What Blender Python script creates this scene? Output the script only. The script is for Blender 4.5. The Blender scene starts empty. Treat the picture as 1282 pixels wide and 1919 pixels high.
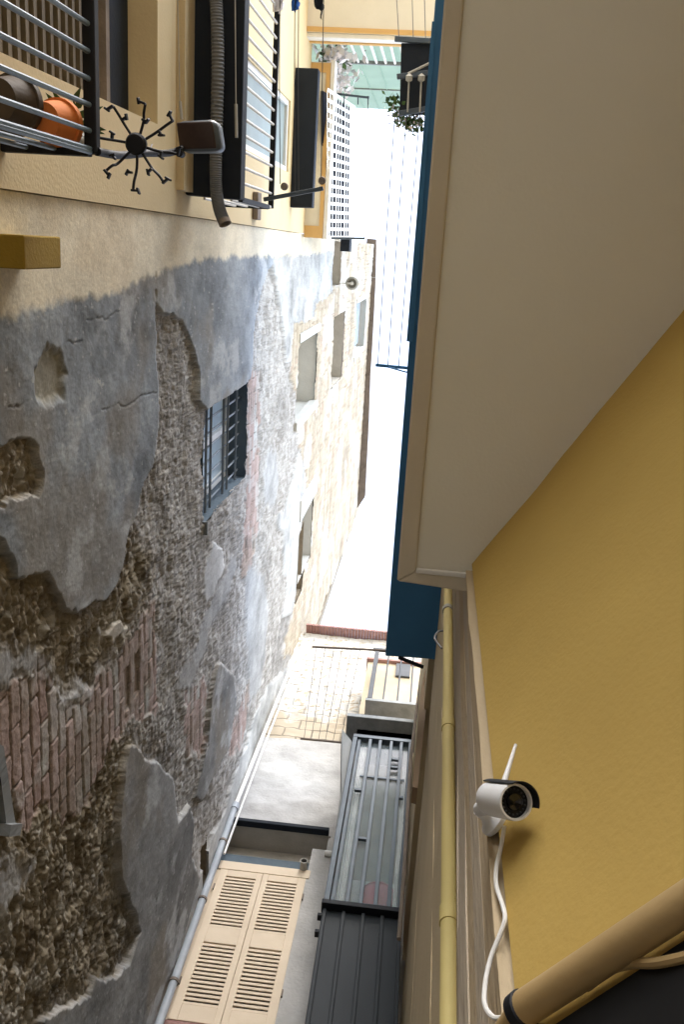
import bpy, bmesh, math, random
import numpy as np
from mathutils import Vector, Matrix
random.seed(7)
scene = bpy.context.scene
COL = scene.collection

# ------------------------------------------------------------------ survey
# The photograph looks steeply up a narrow lane. World: x to the right, y along
# the lane (towards the shuttered end wall), z up; the lens is at the origin.
VZ = np.array([826., 476.]); VY = np.array([290., 6900.]); CC = np.array([641., 959.5])
FOC = math.sqrt(-float((VZ - CC) @ (VY - CC)))
def cray(p): return np.array([p[0] - CC[0], -(p[1] - CC[1]), -FOC])
def unit(v): return v / np.linalg.norm(v)
DZ = unit(cray(VZ)); DY = unit(cray(VY)); DX = np.cross(DY, DZ)
ROT = np.array([DX, DY, DZ])
def ray(p): return unit(ROT @ cray(p))
def PX(p, x): r = ray(p); return Vector(r * (x / r[0]))      # point of a plane x = const
def PY(p, y): r = ray(p); return Vector(r * (y / r[1]))
def PZ(p, z): r = ray(p); return Vector(r * (z / r[2]))
def PN(p, o, n):
    r = Vector(ray(p)); return r * (Vector(o).dot(n) / r.dot(n))
GROUND = -1.6
A = 1.7                     # distance to the left-hand wall

# ------------------------------------------------------------------ helpers
class MB:
    def __init__(s): s.v = []; s.f = []
    def add(s, vs, fs):
        o = len(s.v); s.v += [tuple(v) for v in vs]; s.f += [tuple(i + o for i in f) for f in fs]; return s
    def hexa(s, p):
        return s.add(p, [(0, 3, 2, 1), (4, 5, 6, 7), (0, 1, 5, 4), (1, 2, 6, 5), (2, 3, 7, 6), (3, 0, 4, 7)])
    def box(s, x0, x1, y0, y1, z0, z1):
        return s.hexa([(x0, y0, z0), (x1, y0, z0), (x1, y1, z0), (x0, y1, z0), (x0, y0, z1), (x1, y0, z1), (x1, y1, z1), (x0, y1, z1)])
    def prism(s, poly, d):
        n = len(poly); d = Vector(d); a = [Vector(p) for p in poly]; b = [p + d for p in a]
        fs = [tuple(range(n))[::-1], tuple(range(n, 2 * n))] + [(i, (i + 1) % n, n + (i + 1) % n, n + i) for i in range(n)]
        return s.add(a + b, fs)
    def bar(s, a, b, w, h, up=(0, 0, 1)):
        a = Vector(a); b = Vector(b); d = (b - a).normalized(); up = Vector(up)
        if abs(d.dot(up)) > .97: up = Vector((1, 0, 0))
        u = d.cross(up).normalized() * (w / 2); v = u.cross(d).normalized() * (h / 2)
        return s.hexa([a - u - v, a + u - v, a + u + v, a - u + v, b - u - v, b + u - v, b + u + v, b - u + v])
    def tube(s, pts, r, n=10, cap=True, rad=None):
        pts = [Vector(p) for p in pts]; rings = []; up = Vector((.31, .17, .93))
        for i, p in enumerate(pts):
            d = (pts[min(i + 1, len(pts) - 1)] - pts[max(i - 1, 0)]).normalized()
            if i == 0:
                u = d.cross(up)
                if u.length < .05: u = d.cross(Vector((1, 0, 0)))
                u.normalize()
            else:
                u = (u - d * u.dot(d)).normalized()
            w = d.cross(u); rr = rad[i] if rad else r
            rings.append([p + (u * math.cos(2 * math.pi * k / n) + w * math.sin(2 * math.pi * k / n)) * rr for k in range(n)])
        vs = [q for R_ in rings for q in R_]; fs = []
        for i in range(len(rings) - 1):
            for k in range(n):
                fs.append((i * n + k, i * n + (k + 1) % n, (i + 1) * n + (k + 1) % n, (i + 1) * n + k))
        if cap: fs += [tuple(range(n))[::-1], tuple(range((len(rings) - 1) * n, len(rings) * n))]
        return s.add(vs, fs)
    def lathe(s, o, axis, prof, n=24):
        o = Vector(o); ax = Vector(axis).normalized(); u = ax.cross(Vector((.3, .9, .2))).normalized(); w = ax.cross(u)
        vs = []; fs = []
        for (t, r) in prof:
            for k in range(n):
                a = 2 * math.pi * k / n; vs.append(o + ax * t + (u * math.cos(a) + w * math.sin(a)) * max(r, 1e-4))
        for i in range(len(prof) - 1):
            for k in range(n):
                fs.append((i * n + k, i * n + (k + 1) % n, (i + 1) * n + (k + 1) % n, (i + 1) * n + k))
        return s.add(vs, fs)
    def build(s, name, mat, parent=None, smooth=False, bevel=0, kind=None, seg=2):
        me = bpy.data.meshes.new(name); me.from_pydata(s.v, [], s.f)
        bm = bmesh.new(); bm.from_mesh(me)
        bmesh.ops.recalc_face_normals(bm, faces=bm.faces)
        if bevel:
            es = [e for e in bm.edges if len(e.link_faces) == 2 and e.calc_face_angle(0) > .6]
            bmesh.ops.bevel(bm, geom=es, offset=bevel, segments=seg, profile=.5, affect='EDGES', clamp_overlap=True)
        bm.to_mesh(me); bm.free()
        if smooth:
            for p in me.polygons: p.use_smooth = True
            try: me.set_sharp_from_angle(angle=math.radians(38))
            except Exception: pass
        o = bpy.data.objects.new(name, me); COL.objects.link(o); me.materials.append(mat)
        if parent: adopt(o, parent)
        if kind: o['kind'] = kind
        return o
def adopt(o, parent):
    o.parent = parent
    l = parent.location if parent.type == 'EMPTY' else Vector((0, 0, 0))   # meshes are modelled in place
    o.matrix_parent_inverse = Matrix.Translation(-l)
def thing(name, label, cat, loc=(0, 0, 0), group=None):
    o = bpy.data.objects.new(name, None); COL.objects.link(o); o.location = loc
    o.empty_display_size = .1
    return tag(o, label, cat, group)
def tag(o, label, cat, group=None):
    o['label'] = label; o['category'] = cat
    if group: o['group'] = group
    return o
def smoothpath(pts, k=6):
    pts = [Vector(p) for p in pts]; out = []
    for i in range(len(pts) - 1):
        p0 = pts[max(i - 1, 0)]; p1 = pts[i]; p2 = pts[i + 1]; p3 = pts[min(i + 2, len(pts) - 1)]
        for j in range(k):
            t = j / k
            out.append(.5 * ((2 * p1) + (p2 - p0) * t + (2 * p0 - 5 * p1 + 4 * p2 - p3) * t * t + (3 * p1 - p0 - 3 * p2 + p3) * t ** 3))
    return out + [pts[-1]]

# ------------------------------------------------------------------ materials
def mat(name, c, c2=None, scale=4., detail=6., rough=.85, bump=0., bscale=60., metal=0., spec=.3, stretch=None, patch=.5):
    m = bpy.data.materials.new(name); m.use_nodes = True; nt = m.node_tree; N = nt.nodes; L = nt.links
    b = N['Principled BSDF']; b.inputs['Roughness'].default_value = rough; b.inputs['Metallic'].default_value = metal
    b.inputs['Specular IOR Level'].default_value = spec
    tc = N.new('ShaderNodeTexCoord'); src = tc.outputs['Object']
    if stretch:
        mp = N.new('ShaderNodeMapping'); mp.inputs['Scale'].default_value = stretch; L.new(src, mp.inputs['Vector']); src = mp.outputs['Vector']
    n1 = N.new('ShaderNodeTexNoise'); n1.inputs['Scale'].default_value = scale; n1.inputs['Detail'].default_value = detail
    n1.inputs['Roughness'].default_value = .62; L.new(src, n1.inputs['Vector'])
    r = N.new('ShaderNodeValToRGB'); r.color_ramp.elements[0].position = .5 - patch * .4; r.color_ramp.elements[1].position = .5 + patch * .4
    c2 = c2 or tuple(x * .8 for x in c)
    r.color_ramp.elements[0].color = (*c2, 1); r.color_ramp.elements[1].color = (*c, 1)
    L.new(n1.outputs['Fac'], r.inputs['Fac']); L.new(r.outputs['Color'], b.inputs['Base Color'])
    if bump:
        n2 = N.new('ShaderNodeTexNoise'); n2.inputs['Scale'].default_value = bscale; n2.inputs['Detail'].default_value = 5
        L.new(src, n2.inputs['Vector'])
        bp = N.new('ShaderNodeBump'); bp.inputs['Strength'].default_value = bump; bp.inputs['Distance'].default_value = .01
        L.new(n2.outputs['Fac'], bp.inputs['Height']); L.new(bp.outputs['Normal'], b.inputs['Normal'])
    return m
def glassmat(name, tint, alpha, rough=.05):
    m = bpy.data.materials.new(name); m.use_nodes = True; nt = m.node_tree; N = nt.nodes; L = nt.links
    b = N['Principled BSDF']; b.inputs['Base Color'].default_value = (*tint, 1); b.inputs['Roughness'].default_value = rough
    b.inputs['Alpha'].default_value = alpha; b.inputs['Specular IOR Level'].default_value = .6
    n = N.new('ShaderNodeTexNoise'); n.inputs['Scale'].default_value = 3; tc = N.new('ShaderNodeTexCoord'); L.new(tc.outputs['Object'], n.inputs['Vector'])
    mr = N.new('ShaderNodeMapRange'); mr.inputs['To Min'].default_value = max(alpha - .12, 0); mr.inputs['To Max'].default_value = min(alpha + .12, 1)
    L.new(n.outputs['Fac'], mr.inputs['Value']); L.new(mr.outputs['Result'], b.inputs['Alpha'])
    return m
M = {}
M['yellow'] = mat('ochre_stucco', (.50, .345, .095), (.40, .265, .07), 1.4, 9, .9, .14, 90, patch=.9)
M['ceil'] = mat('white_ceiling_paint', (.84, .83, .74), (.73, .71, .61), .9, 7, .85, .12, 110, patch=.8)
M['beige'] = mat('beige_plaster', (.60, .49, .31), (.48, .385, .24), 2, 8, .9, .3, 70, patch=.8)
M['ring'] = mat('soffit_border_paint', (.64, .58, .46), (.55, .49, .38), 2, 7, .85, .15, 80)
M['mauve'] = mat('worn_stone_quoin', (.50, .42, .31), (.37, .31, .235), 5, 9, .9, .5, 45, stretch=(1, 1, .25))
M['tan'] = mat('tan_stone_reveal', (.52, .41, .26), (.40, .31, .2), 4, 9, .9, .5, 45, stretch=(1, 1, .3))
M['ypipe'] = mat('yellow_pipe_paint', (.64, .53, .22), (.53, .43, .17), 6, 6, .6, .1, 40, stretch=(1, 1, .2))
M['blue'] = mat('flare_blue_soffit', (.045, .17, .35), (.035, .14, .29), 2, 5, .55, .05, 30)  # blue lens flare painted into the colour of the overhang
M['navy'] = mat('dark_slate_slab', (.012, .017, .025), (.008, .011, .017), 3, 6, .8, .2, 40)
M['black'] = mat('black_metal', (.009, .010, .014), (.006, .007, .01), 9, 4, .65, .1, 80)
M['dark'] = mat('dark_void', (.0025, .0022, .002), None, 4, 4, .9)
M['steel'] = mat('grey_blue_steel', (.085, .105, .125), (.06, .075, .09), 6, 6, .45, .06, 60, metal=.2)
M['panel'] = mat('dark_sheet_metal', (.022, .028, .033), (.012, .016, .02), 2.5, 8, .55, .12, 30, stretch=(1, 1, .3))
M['pale_steel'] = mat('pale_blue_rail', (.17, .235, .30), (.12, .17, .22), 8, 5, .4, .05, 60)
M['white'] = mat('white_paint', (.80, .79, .76), (.70, .69, .66), 5, 6, .6, .08, 60)
M['plastic'] = mat('white_plastic', (.74, .74, .74), (.68, .68, .68), 8, 3, .35)
M['cream'] = mat('cream_house_paint', (.70, .58, .36), (.60, .47, .27), 1.6, 9, .88, .25, 60, patch=.9)
M['palecream'] = mat('pale_cream_soffit', (.74, .70, .60), (.66, .62, .52), 2, 7, .85, .1, 60)
M['orange'] = mat('orange_trim_paint', (.66, .42, .17), (.58, .36, .14), 3, 6, .8, .1, 60)
M['slat'] = mat('brown_roller_shutter', (.15, .115, .07), (.11, .085, .05), 5, 6, .7, .1, 50)
M['louvre'] = mat('cream_shutter_paint', (.72, .60, .45), (.64, .52, .38), 4, 8, .6, .1, 50, patch=.7)
M['cement'] = mat('grey_cement_render', (.58, .57, .55), (.28, .27, .26), 2.2, 10, .95, .6, 35, patch=.75)
M['green'] = mat('sea_green_sheet', (.30, .43, .33), (.25, .37, .28), 2, 5, .6, .05, 30)
M['wood'] = mat('grey_old_wood', (.30, .31, .31), (.19, .2, .2), 6, 8, .85, .4, 40, stretch=(1, 1, .15))
M['brown'] = mat('brown_painted_board', (.30, .21, .13), (.22, .15, .09), 4, 7, .75, .2, 40, stretch=(1, 1, .2))
M['tile'] = mat('red_roof_tile', (.40, .23, .20), (.27, .15, .13), 12, 6, .85, .3, 60)
M['eave'] = mat('weathered_brown_eave', (.26, .21, .17), (.17, .14, .115), 7, 8, .9, .4, 50)
M['terracotta'] = mat('terracotta', (.75, .24, .06), (.64, .19, .05), 7, 5, .8, .1, 60)
M['grey'] = mat('ribbed_grey_plastic', (.42, .41, .37), (.33, .32, .29), 8, 5, .6, .1, 60)
M['conduit'] = mat('grey_conduit', (.40, .43, .46), (.32, .35, .38), 7, 5, .5, .05, 60)
M['leaf'] = mat('green_leaf', (.07, .13, .03), (.04, .08, .02), 20, 4, .6)
M['petal'] = mat('white_petal_cloth', (.82, .80, .80), (.66, .6, .62), 14, 5, .8)
M['bluecloth'] = mat('blue_cloth', (.03, .13, .42), (.02, .09, .3), 9, 5, .9, .2, 80)
M['red'] = mat('red_bucket_plastic', (.55, .07, .10), (.48, .06, .08), 5, 3, .5)
M['wire'] = mat('grey_wire', (.20, .20, .21), None, 9, 3, .5)
M['pipe'] = mat('beige_painted_pipe', (.43, .30, .14), (.34, .23, .10), 5, 6, .5, .08, 60)
M['lampglass'] = mat('brown_lamp_lens', (.035, .02, .018), (.028, .016, .014), 50, 3, .35, .1, 200)
M['brownsoff'] = mat('brown_recess_plaster', (.30, .25, .18), (.2, .165, .12), 6, 8, .9, .4, 40)
M['palesoff'] = mat('pale_recess_plaster', (.58, .58, .55), (.48, .48, .46), 3, 7, .9, .3, 40)
M['slatesoff'] = mat('slate_blue_recess', (.13, .17, .20), (.09, .12, .15), 4, 7, .8, .3, 40)
M['stonewall'] = None
M['grille'] = mat('pale_grey_iron', (.22, .25, .28), (.15, .17, .19), 9, 5, .6, .1, 60)
M['annex'] = mat('annex_cream_paint', (.54, .45, .32), (.46, .38, .26), 3, 7, .85, .2, 50)
M['iron'] = mat('dark_iron', (.06, .065, .075), (.04, .043, .05), 8, 5, .6, .1, 60)
M['hose'] = mat('grey_hose', (.17, .175, .18), (.12, .125, .13), 8, 5, .6, .1, 60)
M['mustard'] = mat('dark_mustard_paint', (.36, .24, .035), (.29, .19, .025), 4, 7, .85, .25, 70)
M['greysoff'] = mat('grey_beige_recess_plaster', (.50, .47, .42), (.40, .37, .32), 5, 8, .9, .4, 50)  # even grey-beige plaster for the recesses
M['shuttergrey'] = mat('grey_green_shutter', (.30, .35, .34), (.25, .29, .28), 4, 6, .6, .1, 50)
M['potbrown'] = mat('dark_brown_pot', (.09, .065, .045), (.06, .045, .03), 6, 6, .7, .2, 50)
M['cell'] = mat('dark_blue_board', (.009, .014, .032), (.006, .009, .022), 3, 5, .8)
M['skywire'] = mat('pale_wire', (.075, .075, .075), None, 9, 3, .6)
M['paving'] = mat('pale_paving', (.28, .27, .255), (.21, .205, .195), 3, 8, .9, .4, 30)
M['paneglass'] = glassmat('sky_reflection_glass', (.60, .72, .80), .93, .12)  # pale sky reflection painted into the pane colour
M['bayglass'] = glassmat('grey_bay_glass', (.30, .36, .40), .30, .08)

# ------------------------------------------------------------------ numeric noise (for the old wall)
def h2(ix, iy, seed):
    n = (ix.astype(np.int64) * 374761393 + iy.astype(np.int64) * 668265263 + seed * 974634541) & 0x7fffffff
    n = (n ^ (n >> 13)) * 1274126177 & 0x7fffffff
    n = (n ^ (n >> 16)) * 974634777 & 0x7fffffff
    return ((n ^ (n >> 15)) & 0xffff) / 65535.
def vn(x, y, s=0):
    ix = np.floor(x); iy = np.floor(y); fx = x - ix; fy = y - iy
    fx = fx * fx * fx * (fx * (fx * 6 - 15) + 10); fy = fy * fy * fy * (fy * (fy * 6 - 15) + 10)
    a = h2(ix, iy, s); b = h2(ix + 1, iy, s); c = h2(ix, iy + 1, s); d = h2(ix + 1, iy + 1, s)
    return (a + (b - a) * fx) * (1 - fy) + (c + (d - c) * fx) * fy
def fbm(x, y, s=0, o=5, g=.5):
    t = 0; a = 1; n = 0
    for i in range(o):
        t = t + a * vn(x, y, s + i * 17); n += a; a *= g; x = x * 2.03 + 11.3; y = y * 2.03 + 4.7
    return t / n
def worley(x, y, s=0):
    ix = np.floor(x); iy = np.floor(y); f1 = np.full(x.shape, 9.); f2 = np.full(x.shape, 9.); cid = np.zeros(x.shape)
    for dx in (-1, 0, 1):
        for dy in (-1, 0, 1):
            cx = ix + dx; cy = iy + dy
            px = cx + .15 + .7 * h2(cx, cy, s); py = cy + .15 + .7 * h2(cx, cy, s + 5)
            d = np.hypot(px - x, py - y); new = d < f1
            f2 = np.where(new, f1, np.minimum(f2, d)); cid = np.where(new, h2(cx, cy, s + 9), cid); f1 = np.where(new, d, f1)
    return f1, f2, cid
def sst(a, b, x):
    t = np.clip((x - a) / (b - a), 0, 1); return t * t * (3 - 2 * t)

def wall_yz(p): q = PX(p, -A); return (q.y, q.z)
def sdist(poly, y, z):
    """signed distance (metres, + inside) to a polygon traced on the wall plane"""
    P = np.array([wall_yz(p) for p in poly]); n = len(P)
    d = np.full(y.shape, 1e9); ins = np.zeros(y.shape, bool)
    for i in range(n):
        a = P[i]; b = P[(i + 1) % n]; e = b - a
        wy = y - a[0]; wz = z - a[1]; t = np.clip((wy * e[0] + wz * e[1]) / max(e @ e, 1e-9), 0, 1)
        d = np.minimum(d, (wy - e[0] * t) ** 2 + (wz - e[1] * t) ** 2)
        c = ((a[1] > z) != (b[1] > z)) & (y < (b[0] - a[0]) * (z - a[1]) / (b[1] - a[1] + 1e-12) + a[0]); ins ^= c
    return np.where(ins, 1, -1) * np.sqrt(d)
def sline(pts, y, z):
    P = np.array([wall_yz(p) for p in pts]); d = np.full(y.shape, 1e9)
    for i in range(len(P) - 1):
        a = P[i]; e = P[i + 1] - a; wy = y - a[0]; wz = z - a[1]; t = np.clip((wy * e[0] + wz * e[1]) / max(e @ e, 1e-9), 0, 1)
        d = np.minimum(d, (wy - e[0] * t) ** 2 + (wz - e[1] * t) ** 2)
    return np.sqrt(d)

PLASTER = [
  # big slate-grey coat, upper left
  ([(-300, 420), (288, 430), (287, 500), (288, 575), (292, 690), (296, 800), (284, 872), (268, 905), (256, 960), (236, 1010), (229, 1055),
    (216, 1095), (196, 1120), (170, 1130), (136, 1156), (118, 1142), (108, 1110), (86, 1080), (62, 1075), (45, 1086), (28, 1082), (24, 1050), (0, 1015), (-300, 980)], 0),
  # coat right of the crack, down to the barred window
  ([(288, 425), (288, 575), (300, 588), (340, 600), (356, 640), (371, 700), (372, 750), (386, 772), (468, 715), (471, 680), (475, 610), (488, 550), (497, 515), (509, 499), (516, 420)], 0),
  # thin pale coat beside the stone
  ([(514, 420), (510, 500), (519, 520), (525, 573), (534, 626), (537, 682), (546, 678), (553, 607), (590, 598), (594, 566), (610, 562), (624, 545), (628, 420)], 2),
  ([(562, 845), (575, 895), (573, 960), (562, 1000), (559, 1100), (548, 1150), (529, 1160), (537, 1119), (540, 1082), (532, 1077), (532, 996), (521, 993), (521, 965), (536, 953), (549, 900)], 2),
  # lower grey coat
  ([(255, 1396), (270, 1421), (300, 1432), (322, 1455), (326, 1503), (331, 1541), (356, 1507), (363, 1545), (359, 1605), (374, 1640), (392, 1650), (420, 1560), (440, 1520), (300, 1919), (240, 2080), (60, 2080), (75, 1911),
    (165, 1867), (176, 1827), (198, 1838), (240, 1803), (258, 1750), (255, 1725), (240, 1690), (225, 1650), (221, 1590), (221, 1530), (228, 1455), (240, 1402)], 1),
  ([(408, 1240), (393, 1309), (386, 1400), (386, 1382), (378, 1432), (363, 1500), (376, 1503), (401, 1447), (428, 1399), (442, 1309), (438, 1262)], 1),
  # bare smooth strip along the corner
  ([(560, 1215), (545, 1245), (500, 1290), (478, 1345), (462, 1400), (446, 1440), (430, 1490), (425, 1520), (402, 1560), (386, 1612), (374, 1642), (330, 1800), (300, 1990), (420, 1990), (620, 1215)], 2),
  ([(402, 1018), (419, 1022), (421, 1062), (412, 1090), (389, 1132), (382, 1085), (389, 1050)], 3),
  ([(222, 1168), (246, 1166), (236, 1190), (210, 1216), (203, 1195)], 4),
  ([(446, 1040), (449, 1060), (426, 1130), (396, 1180), (386, 1240), (356, 1290), (337, 1285), (350, 1250), (376, 1200), (390, 1140), (410, 1100)], 5),
  ([(470, 1062), (498, 1080), (505, 1150), (500, 1230), (490, 1290), (472, 1325), (466, 1200), (462, 1120)], 5),
  ([(497, 880), (505, 845), (520, 850), (526, 900), (516, 950), (500, 945)], 5),
  ([(-300, 1225), (0, 1235), (60, 1190), (88, 1225), (100, 1280), (120, 1300), (160, 1290), (175, 1310), (140, 1330), (110, 1300), (70, 1262), (20, 1275), (-300, 1280)], 5),
  ([(-60, 1590), (0, 1605), (60, 1620), (70, 1640), (40, 1680), (0, 1720), (-60, 1700)], 5),
]
HOLES = [
  [(-40, 840), (0, 832), (40, 824), (62, 842), (79, 875), (62, 936), (40, 931), (15, 925), (0, 945), (-40, 950)],
  [(-60, 1010), (0, 1018), (18, 1045), (26, 1078), (8, 1090), (-60, 1090)],
]
SCAR = [(85, 646), (104, 660), (117, 700), (110, 738), (86, 755), (66, 745), (60, 690)]
STONE = [(596, 566), (553, 609), (546, 690), (557, 740), (560, 820), (566, 850), (577, 895), (575, 960), (564, 1000), (561, 1100), (549, 1155), (530, 1230), (560, 1230), (640, 1110), (712, 940), (716, 430), (628, 430), (626, 545)]
BRICK = [
  [(296, 1124), (301, 1310), (296, 1335), (247, 1350), (215, 1400), (195, 1452), (150, 1536), (127, 1549), (101, 1507), (64, 1531), (26, 1522), (-200, 1530), (-200, 1284), (15, 1282), (71, 1268), (75, 1216), (90, 1240), (112, 1292), (150, 1326), (180, 1290), (225, 1235), (277, 1145)],
  [(469, 690), (489, 700), (492, 780), (490, 900), (488, 1000), (472, 1065), (456, 1090), (461, 980), (468, 905)],
  [(350, 1292), (391, 1280), (386, 1420), (352, 1405)],
  [(474, 1262), (471, 1330), (456, 1400), (434, 1425), (438, 1370), (460, 1305)],
]
BROWN = [(-300, 820), (60, 820), (90, 880), (30, 1000), (110, 1075), (140, 1150), (215, 1100), (250, 1010), (300, 1060), (280, 1140), (170, 1290), (100, 1250), (0, 1210), (0, 1500), (210, 1380), (260, 1390), (215, 1540), (235, 1690), (265, 1760), (205, 1850), (60, 1919), (-300, 2000)]
CREAMCOAT = [(-400, 250), (-400, 620), (0, 597), (45, 588), (85, 575), (130, 560), (200, 548), (250, 530), (285, 515), (330, 497), (380, 488), (440, 480), (510, 482), (560, 480), (625, 470), (640, 300)]
CRACKS = [[(286, 512), (287, 540), (288, 575)], [(160, 603), (185, 600), (200, 590), (222, 584)], [(118, 640), (150, 636)],
          [(185, 770), (205, 757), (230, 760), (262, 745), (290, 738)], [(10, 772), (45, 760)], [(293, 1640), (291, 1670), (288, 1720)],
          [(536, 680), (558, 735), (556, 770), (561, 816)]]

# ------------------------------------------------------------------ openings of the old wall  (y0, y1, z0, z1, depth)
def opening(p0, p1):
    a = wall_yz(p0); b = wall_yz(p1); return (min(a[0], b[0]), max(a[0], b[0]), min(a[1], b[1]), max(a[1], b[1]))
OPEN = {
  'barred': (1.25, 2.20, 6.92, 8.60),
  'pale': opening((563, 640), (592, 752)),
  'far': opening((567, 968), (584, 1040)),
  'high': opening((670, 568), (682, 648)),
  'strip': opening((629, 452), (639, 533)),
  'stripb': opening((629, 594), (641, 706)),
  'sill': opening((560, 1005), (567, 1103)),
  'edge': opening((-70, 1400), (14, 1545)),
  'hole': opening((381, 1597), (391, 1640)),
}

def old_wall(parent):
    # z rows follow the perspective-free rule of equal angle from the lane floor
    s = np.linspace(1 / 2.6, 1 / 25.6, 560); zs = np.concatenate([np.linspace(GROUND, 2.55, 8), 1 / s])
    ys = np.linspace(-.14, 7.2, 1250)
    Y, Z = np.meshgrid(ys, zs); y0 = Y.copy(); z0 = Z.copy()
    wy = Y + (fbm(Y * 7, Z * 7, 1, 4) - .5) * .16 + (fbm(Y * 28, Z * 28, 2, 3) - .5) * .045
    wz = Z + (fbm(Y * 7, Z * 7, 3, 4) - .5) * .18 + (fbm(Y * 28, Z * 28, 4, 3) - .5) * .05
    # smaller warp close to the lane, where patches are sharply drawn
    # --- bare rubble ground
    uy = Y + (fbm(Y * 6, Z * 6, 5, 3) - .5) * .12; uz = Z + (fbm(Y * 6, Z * 6, 6, 3) - .5) * .10
    f1, f2, cid = worley(uy * 7.5 + (fbm(Y * 25, Z * 25, 7, 2) - .5) * .35, uz * 13 + (fbm(Y * 25, Z * 25, 8, 2) - .5) * .35, 31)
    g1, g2, gid = worley(uy * 12 + (fbm(Y * 40, Z * 60, 11, 2) - .5) * .4, uz * 27 + (fbm(Y * 40, Z * 60, 12, 2) - .5) * .4, 47)
    edge = np.clip(f2 - f1, 0, 1); edge2 = np.clip(g2 - g1, 0, 1)
    rough = fbm(Y * 12, Z * 30, 60, 6, .6); big = fbm(Y * 3.1, Z * 3.1, 61, 5)
    pits = sst(.57, .72, fbm(Y * 13, Z * 44, 63, 4, .55))
    brown = sst(-.10, .10, sdist(BROWN, wy, wz) + (fbm(Y * 5, Z * 5, 66, 4) - .5) * .25)
    hgt = (rough - .5) * .022 + (big - .5) * .06 + sst(.02, .3, edge2) * .009 * (.3 + gid) - pits * .008
    hgt += brown * ((sst(.02, .30, edge) - .6) * .009 + (fbm(Y * 3.6, Z * 5, 64, 5, .45) - .5) * .055 + (fbm(Y * 26, Z * 44, 65, 3, .6) - .5) * .012 - sst(.6, .72, fbm(Y * 6, Z * 10, 67, 4)) * .02)
    # colours of the ground
    def C(r, g, b): return np.array([r, g, b])
    def mixc(c, d, t): return c + (d - c) * t[..., None]
    tone = fbm(Y * 5, Z * 8, 71, 6, .6); fine = fbm(Y * 16, Z * 48, 72, 4, .6)
    col = mixc(np.broadcast_to(C(.31, .295, .27), Y.shape + (3,)), np.broadcast_to(C(.48, .46, .43), Y.shape + (3,)), np.clip(tone * 1.5 - .25 + (gid - .5) * .5, 0, 1))
    col = mixc(col, np.broadcast_to(C(.15, .125, .10), Y.shape + (3,)), np.clip(sst(.52, .68, fine) * .5, 0, 1))
    col = mixc(col, np.broadcast_to(C(.17, .15, .125), Y.shape + (3,)), (1 - sst(.0, .13, edge2)) * .6 * sst(.3, .6, big))
    bcol = mixc(np.broadcast_to(C(.20, .165, .11), Y.shape + (3,)), np.broadcast_to(C(.36, .315, .24), Y.shape + (3,)), np.clip(cid * .55 + (tone - .5) * 1.6 + .15, 0, 1))
    bcol = mixc(bcol, np.broadcast_to(C(.42, .40, .35), Y.shape + (3,)), sst(.53, .68, fbm(Y * 7, Z * 9, 75, 6, .62)) * .85)
    bcol = mixc(bcol, np.broadcast_to(C(.12, .095, .06), Y.shape + (3,)), (1 - sst(0, .12, edge)) * .6)
    bcol = mixc(bcol, np.broadcast_to(C(.11, .085, .055), Y.shape + (3,)), sst(.55, .70, fbm(Y * 8, Z * 9, 77, 5, .6)) * .7)
    col = mixc(col, bcol, brown)
    stain = sst(.5, .75, fbm(Y * 1.6, Z * 1.2, 79, 5)); col = col * (1 - .22 * stain)[..., None]
    zone = np.zeros(Y.shape)          # 1 = smooth coat
    # --- stone blocks
    ds = sdist(STONE, wy * .7 + y0 * .3, wz * .7 + z0 * .3); ms = sst(-.02, .03, ds + (fbm(Y * 3, Z * 3, 101, 4) - .5) * .12)
    ch = .24; zz = Z + (fbm(Y * 1.1, Z * .4, 102, 3) - .5) * .16; row = np.floor(zz / ch); fz = zz / ch - row
    bl = .42; yy = Y + h2(row, row * 0, 103) * bl + (fbm(Y * 2, Z * 2, 104, 3) - .5) * .12; cc = np.floor(yy / bl); fy = yy / bl - cc
    jd = np.minimum(np.minimum(fz, 1 - fz) * ch, np.minimum(fy, 1 - fy) * bl * 1.4); jn = sst(.006, .034, jd + (fbm(Y * 20, Z * 20, 105, 3) - .5) * .03)
    sc = mixc(np.broadcast_to(C(.36, .30, .21), Y.shape + (3,)), np.broadcast_to(C(.49, .43, .335), Y.shape + (3,)), np.clip(h2(cc, row, 106) * .6 + (fbm(Y * 4, Z * 4, 107, 5) - .5) * 1.3 + .3, 0, 1))
    sc = mixc(sc, np.broadcast_to(C(.24, .195, .14), Y.shape + (3,)), (1 - jn) * .6)
    sc = mixc(sc, np.broadcast_to(C(.52, .51, .48), Y.shape + (3,)), sst(.52, .66, fbm(Y * 1.7, Z * 1.3, 109, 5)) * .8)
    sc = mixc(sc, np.broadcast_to(C(.34, .22, .16), Y.shape + (3,)), sst(.6, .75, fbm(Y * 12, Z * 10, 110, 4)) * .5)
    hs = .006 + jn * .016 + (fbm(Y * 14, Z * 14, 108, 5, .6) - .5) * .03
    hgt = hgt * (1 - ms) + hs * ms; col = mixc(col, sc, ms)
    # --- brickwork
    db = np.full(Y.shape, -9.)
    for P in BRICK: db = np.maximum(db, sdist(P, wy, wz))
    mb = sst(-.015, .02, db + (fbm(Y * 9, Z * 9, 120, 4) - .5) * .13)
    bh = .098; L_ = .29
    zz = Z + (fbm(Y * .8, Z * .8, 121, 3) - .5) * .12 - Y * .03; row = np.floor(zz / bh); fz = zz / bh - row
    yy = Y + (row % 2) * L_ / 2 + h2(row, row * 0, 122) * .07; cc = np.floor(yy / L_); fy = yy / L_ - cc
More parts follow.
